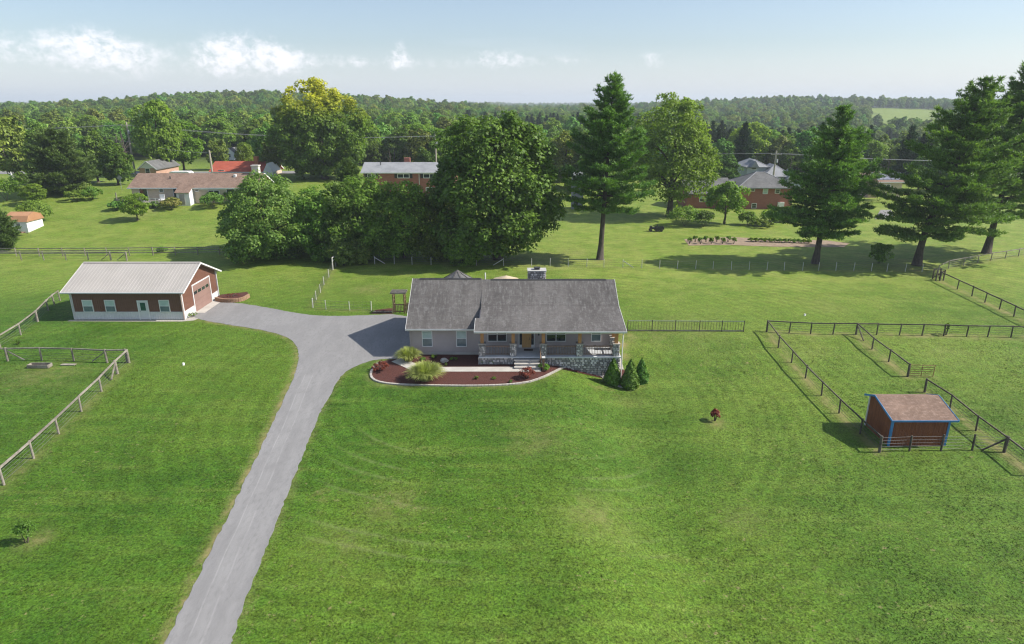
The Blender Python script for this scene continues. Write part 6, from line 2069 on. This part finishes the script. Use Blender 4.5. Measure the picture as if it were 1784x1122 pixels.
# ------------------------------------------------------------------ the wood on the hills, grass blades, haze
def forest():
    rng = np.random.default_rng(77)
    pts = []
    y = 204.0
    while y < 4200:
        sp = max(7.5, y / 75.0)
        half = .90 * y + 60
        n = int(2 * half / sp)
        xx = -half + (np.arange(n) + rng.uniform(-.42, .42, n)) * sp + rng.uniform(0, sp)
        yy = y + rng.uniform(-.45, .45, n) * sp
        pts.append(np.stack([xx, yy], 1))
        y += sp
    P = np.concatenate(pts)
    x, y = P[:, 0], P[:, 1]
    keep = np.ones(len(P), bool)
    fld = (y > 560) & (y < 1060) & (x > .515 * y) & (x < .625 * y)          # open field on the far slope
    keep &= ~(fld & (rng.random(len(P)) > .03))
    clear = ((x > 48) & (x < 105) & (y < 214)) | ((x < -82) & (y < 226)) | ((x > -70) & (x < -40) & (y < 212)) | ((x > -125) & (x < -95) & (y > 228) & (y < 250))
    keep &= ~clear
    P = P[keep]; x, y = P[:, 0], P[:, 1]
    n = len(P)
    z = terr(x, y)
    big = np.maximum(1.0, (y / 75.0) / 9.0) ** .55
    sc = rng.uniform(.52, .92, n) * np.minimum(big, 1.2)
    pat = np.sin(x * .021 + 1) + np.sin(y * .017 + x * .008) + rng.normal(size=n) * .7
    ev = (pat > 2.0) | ((x > .18 * y) & (x < .62 * y) & (y < 620) & (rng.random(n) < .22))
    idx = rng.choice([0, 1, 2, 3, 0, 2, 3, 5, 5, 4], n)
    idx = np.where(ev & (y < 480), 6, idx)
    me = bpy.data.meshes.new('forest')
    me.vertices.add(n)
    me.vertices.foreach_set('co', np.stack([x, y, z - .3], 1).astype(np.float32).ravel())
    for nm, typ, arr in (('sc', 'FLOAT', sc), ('rz', 'FLOAT', rng.uniform(0, 6.28, n)), ('pick', 'INT', idx)):
        a = me.attributes.new(nm, typ, 'POINT')
        a.data.foreach_set('value', arr.astype(np.float32 if typ == 'FLOAT' else np.int32))
    me.update()
    o = link('forest', me)
    tag(o, 'green wood covering the hills out to the horizon', 'forest', kind='stuff')
    ng = bpy.data.node_groups.new('forest_scatter', 'GeometryNodeTree')
    ng.interface.new_socket('Geometry', in_out='INPUT', socket_type='NodeSocketGeometry')
    ng.interface.new_socket('Geometry', in_out='OUTPUT', socket_type='NodeSocketGeometry')
    N = ng.nodes; L = ng.links
    gi = N.new('NodeGroupInput'); go = N.new('NodeGroupOutput')
    inst = N.new('GeometryNodeInstanceOnPoints')
    inst.inputs['Pick Instance'].default_value = True
    L.new(gi.outputs[0], inst.inputs['Points'])
    join = N.new('GeometryNodeJoinGeometry')
    src = {}
    for T in BG:
        for ch in T.children:
            if ch.name.startswith('crown'):
                for k, pr in enumerate(PRO):
                    if ch.data == pr[0] and k not in src: src[k] = ch
    extra = [k for k in range(len(PRO)) if k not in src]
    for k in extra:
        yy = 222 + 3 * k; xx = (-60, -20, 20, 60, -100, 95, 40)[k]
        T = tree('tree', 'tree at the near edge of the wood ' + ('behind the huge maple', 'behind the brick apartment block', 'behind the tall open pine', 'behind the light green spreading tree', 'behind the red roofed house', 'behind the brick hip roof', 'right of the pale pole')[k], 'tree', (xx, yy, float(terr(xx, yy))), PRO[k][0], PRO[k][1], 0, .8)
        src[k] = T.children[1]
    for k in reversed(range(len(PRO))):          # joining puts the last link first
        oi = N.new('GeometryNodeObjectInfo')
        oi.transform_space = 'ORIGINAL'
        oi.inputs['Object'].default_value = src[k]
        oi.inputs['As Instance'].default_value = True
        L.new(oi.outputs['Geometry'], join.inputs[0])
    L.new(join.outputs[0], inst.inputs['Instance'])
    def attr(nm, typ):
        a = N.new('GeometryNodeInputNamedAttribute'); a.data_type = typ
        a.inputs['Name'].default_value = nm
        return a.outputs['Attribute']
    L.new(attr('pick', 'INT'), inst.inputs['Instance Index'])
    cb = N.new('ShaderNodeCombineXYZ')
    L.new(attr('rz', 'FLOAT'), cb.inputs[2])
    e2r = N.new('FunctionNodeEulerToRotation')
    L.new(cb.outputs[0], e2r.inputs[0])
    L.new(e2r.outputs[0], inst.inputs['Rotation'])
    L.new(attr('sc', 'FLOAT'), inst.inputs['Scale'])
    L.new(inst.outputs[0], go.inputs[0])
    md = o.modifiers.new('scatter', 'NODES')
    md.node_group = ng
    print('forest trees', n)
forest()

def grass():
    rng = np.random.default_rng(9)
    N0 = 230000
    y = 19 + (rng.random(N0) ** 1.25) * 62
    hw = .95 * y + 16
    x = rng.uniform(-1, 1, N0) * hw
    keep = ~inpoly(drive_poly, x, y) & ~inpoly(bed_poly, x, y)
    keep &= ~((x > -9.9) & (x < 10.2) & (y > 56.5) & (y < 70.2))
    keep &= ~((x > -49.3) & (x < -35) & (y > 69.2) & (y < 79))
    keep &= ~((x > 28.2) & (x < 32.5) & (y > 44) & (y < 47.5))
    keep &= ~((x > 9.9) & (x < 10.8) & (y > 56) & (y < 66.6))
    keep &= rng.random(N0) < (1 - sstep(45, 80, y)) * (1 - sstep(.75, 1.0, np.abs(x) / hw)) * sstep(18, 24, y)
    x, y = x[keep], y[keep]
    per = 3
    n = len(x) * per
    bx = np.repeat(x, per) + rng.normal(size=n) * .07
    by = np.repeat(y, per) + rng.normal(size=n) * .07
    bz = terr(bx, by)
    d, p_, w_ = zone(x, y)
    h = rng.uniform(.025, .07, n) * (1 - .55 * np.repeat(np.clip(d, 0, 1), per)) * (.85 + .4 * np.sin(bx * .7 + np.sin(by * .6)) * .5)
    an = rng.random(n) * 6.283
    wd = rng.uniform(.012, .030, n) * (1 + np.clip((by - 30) / 40, 0, 1.2))
    ln = rng.normal(size=(n, 2)) * .035
    v = np.empty((n, 3, 3))
    v[:, 0] = np.stack([bx - np.cos(an) * wd, by - np.sin(an) * wd, bz], 1)
    v[:, 1] = np.stack([bx + np.cos(an) * wd, by + np.sin(an) * wd, bz], 1)
    v[:, 2] = np.stack([bx + ln[:, 0], by + ln[:, 1], bz + h], 1)
    me = np_mesh('grass', v.reshape(-1, 3), np.arange(n * 3), 3, m_blade)
    a = me.color_attributes.new('zone', 'FLOAT_COLOR', 'POINT')
    arr = np.ones((n * 3, 4), np.float32)
    arr[:, 0] = np.repeat(d, per * 3); arr[:, 1] = np.repeat(p_, per * 3); arr[:, 2] = 0
    a.data.foreach_set('color', arr.ravel())
    tag(link('grass', me), 'short mown grass blades of the lawn', 'grass', kind='stuff')
grass()

def haze():
    mb = MB().box(-5000, 5000, -240, 6400, -20, 75)
    m = bpy.data.materials.new('haze_air')
    m.use_nodes = True
    t = NT(m.node_tree)
    t.n.clear()
    out = t.new('ShaderNodeOutputMaterial')
    v = t.new('ShaderNodeVolumePrincipled')
    v.inputs['Color'].default_value = (.84, .92, 1.0, 1)
    v.inputs['Density'].default_value = .00021
    v.inputs['Anisotropy'].default_value = .1
    t.l.new(v.outputs[0], out.inputs['Volume'])
    tag(mb.build('haze', m), 'thin summer haze over the fields and woods', 'haze', kind='stuff')
haze()
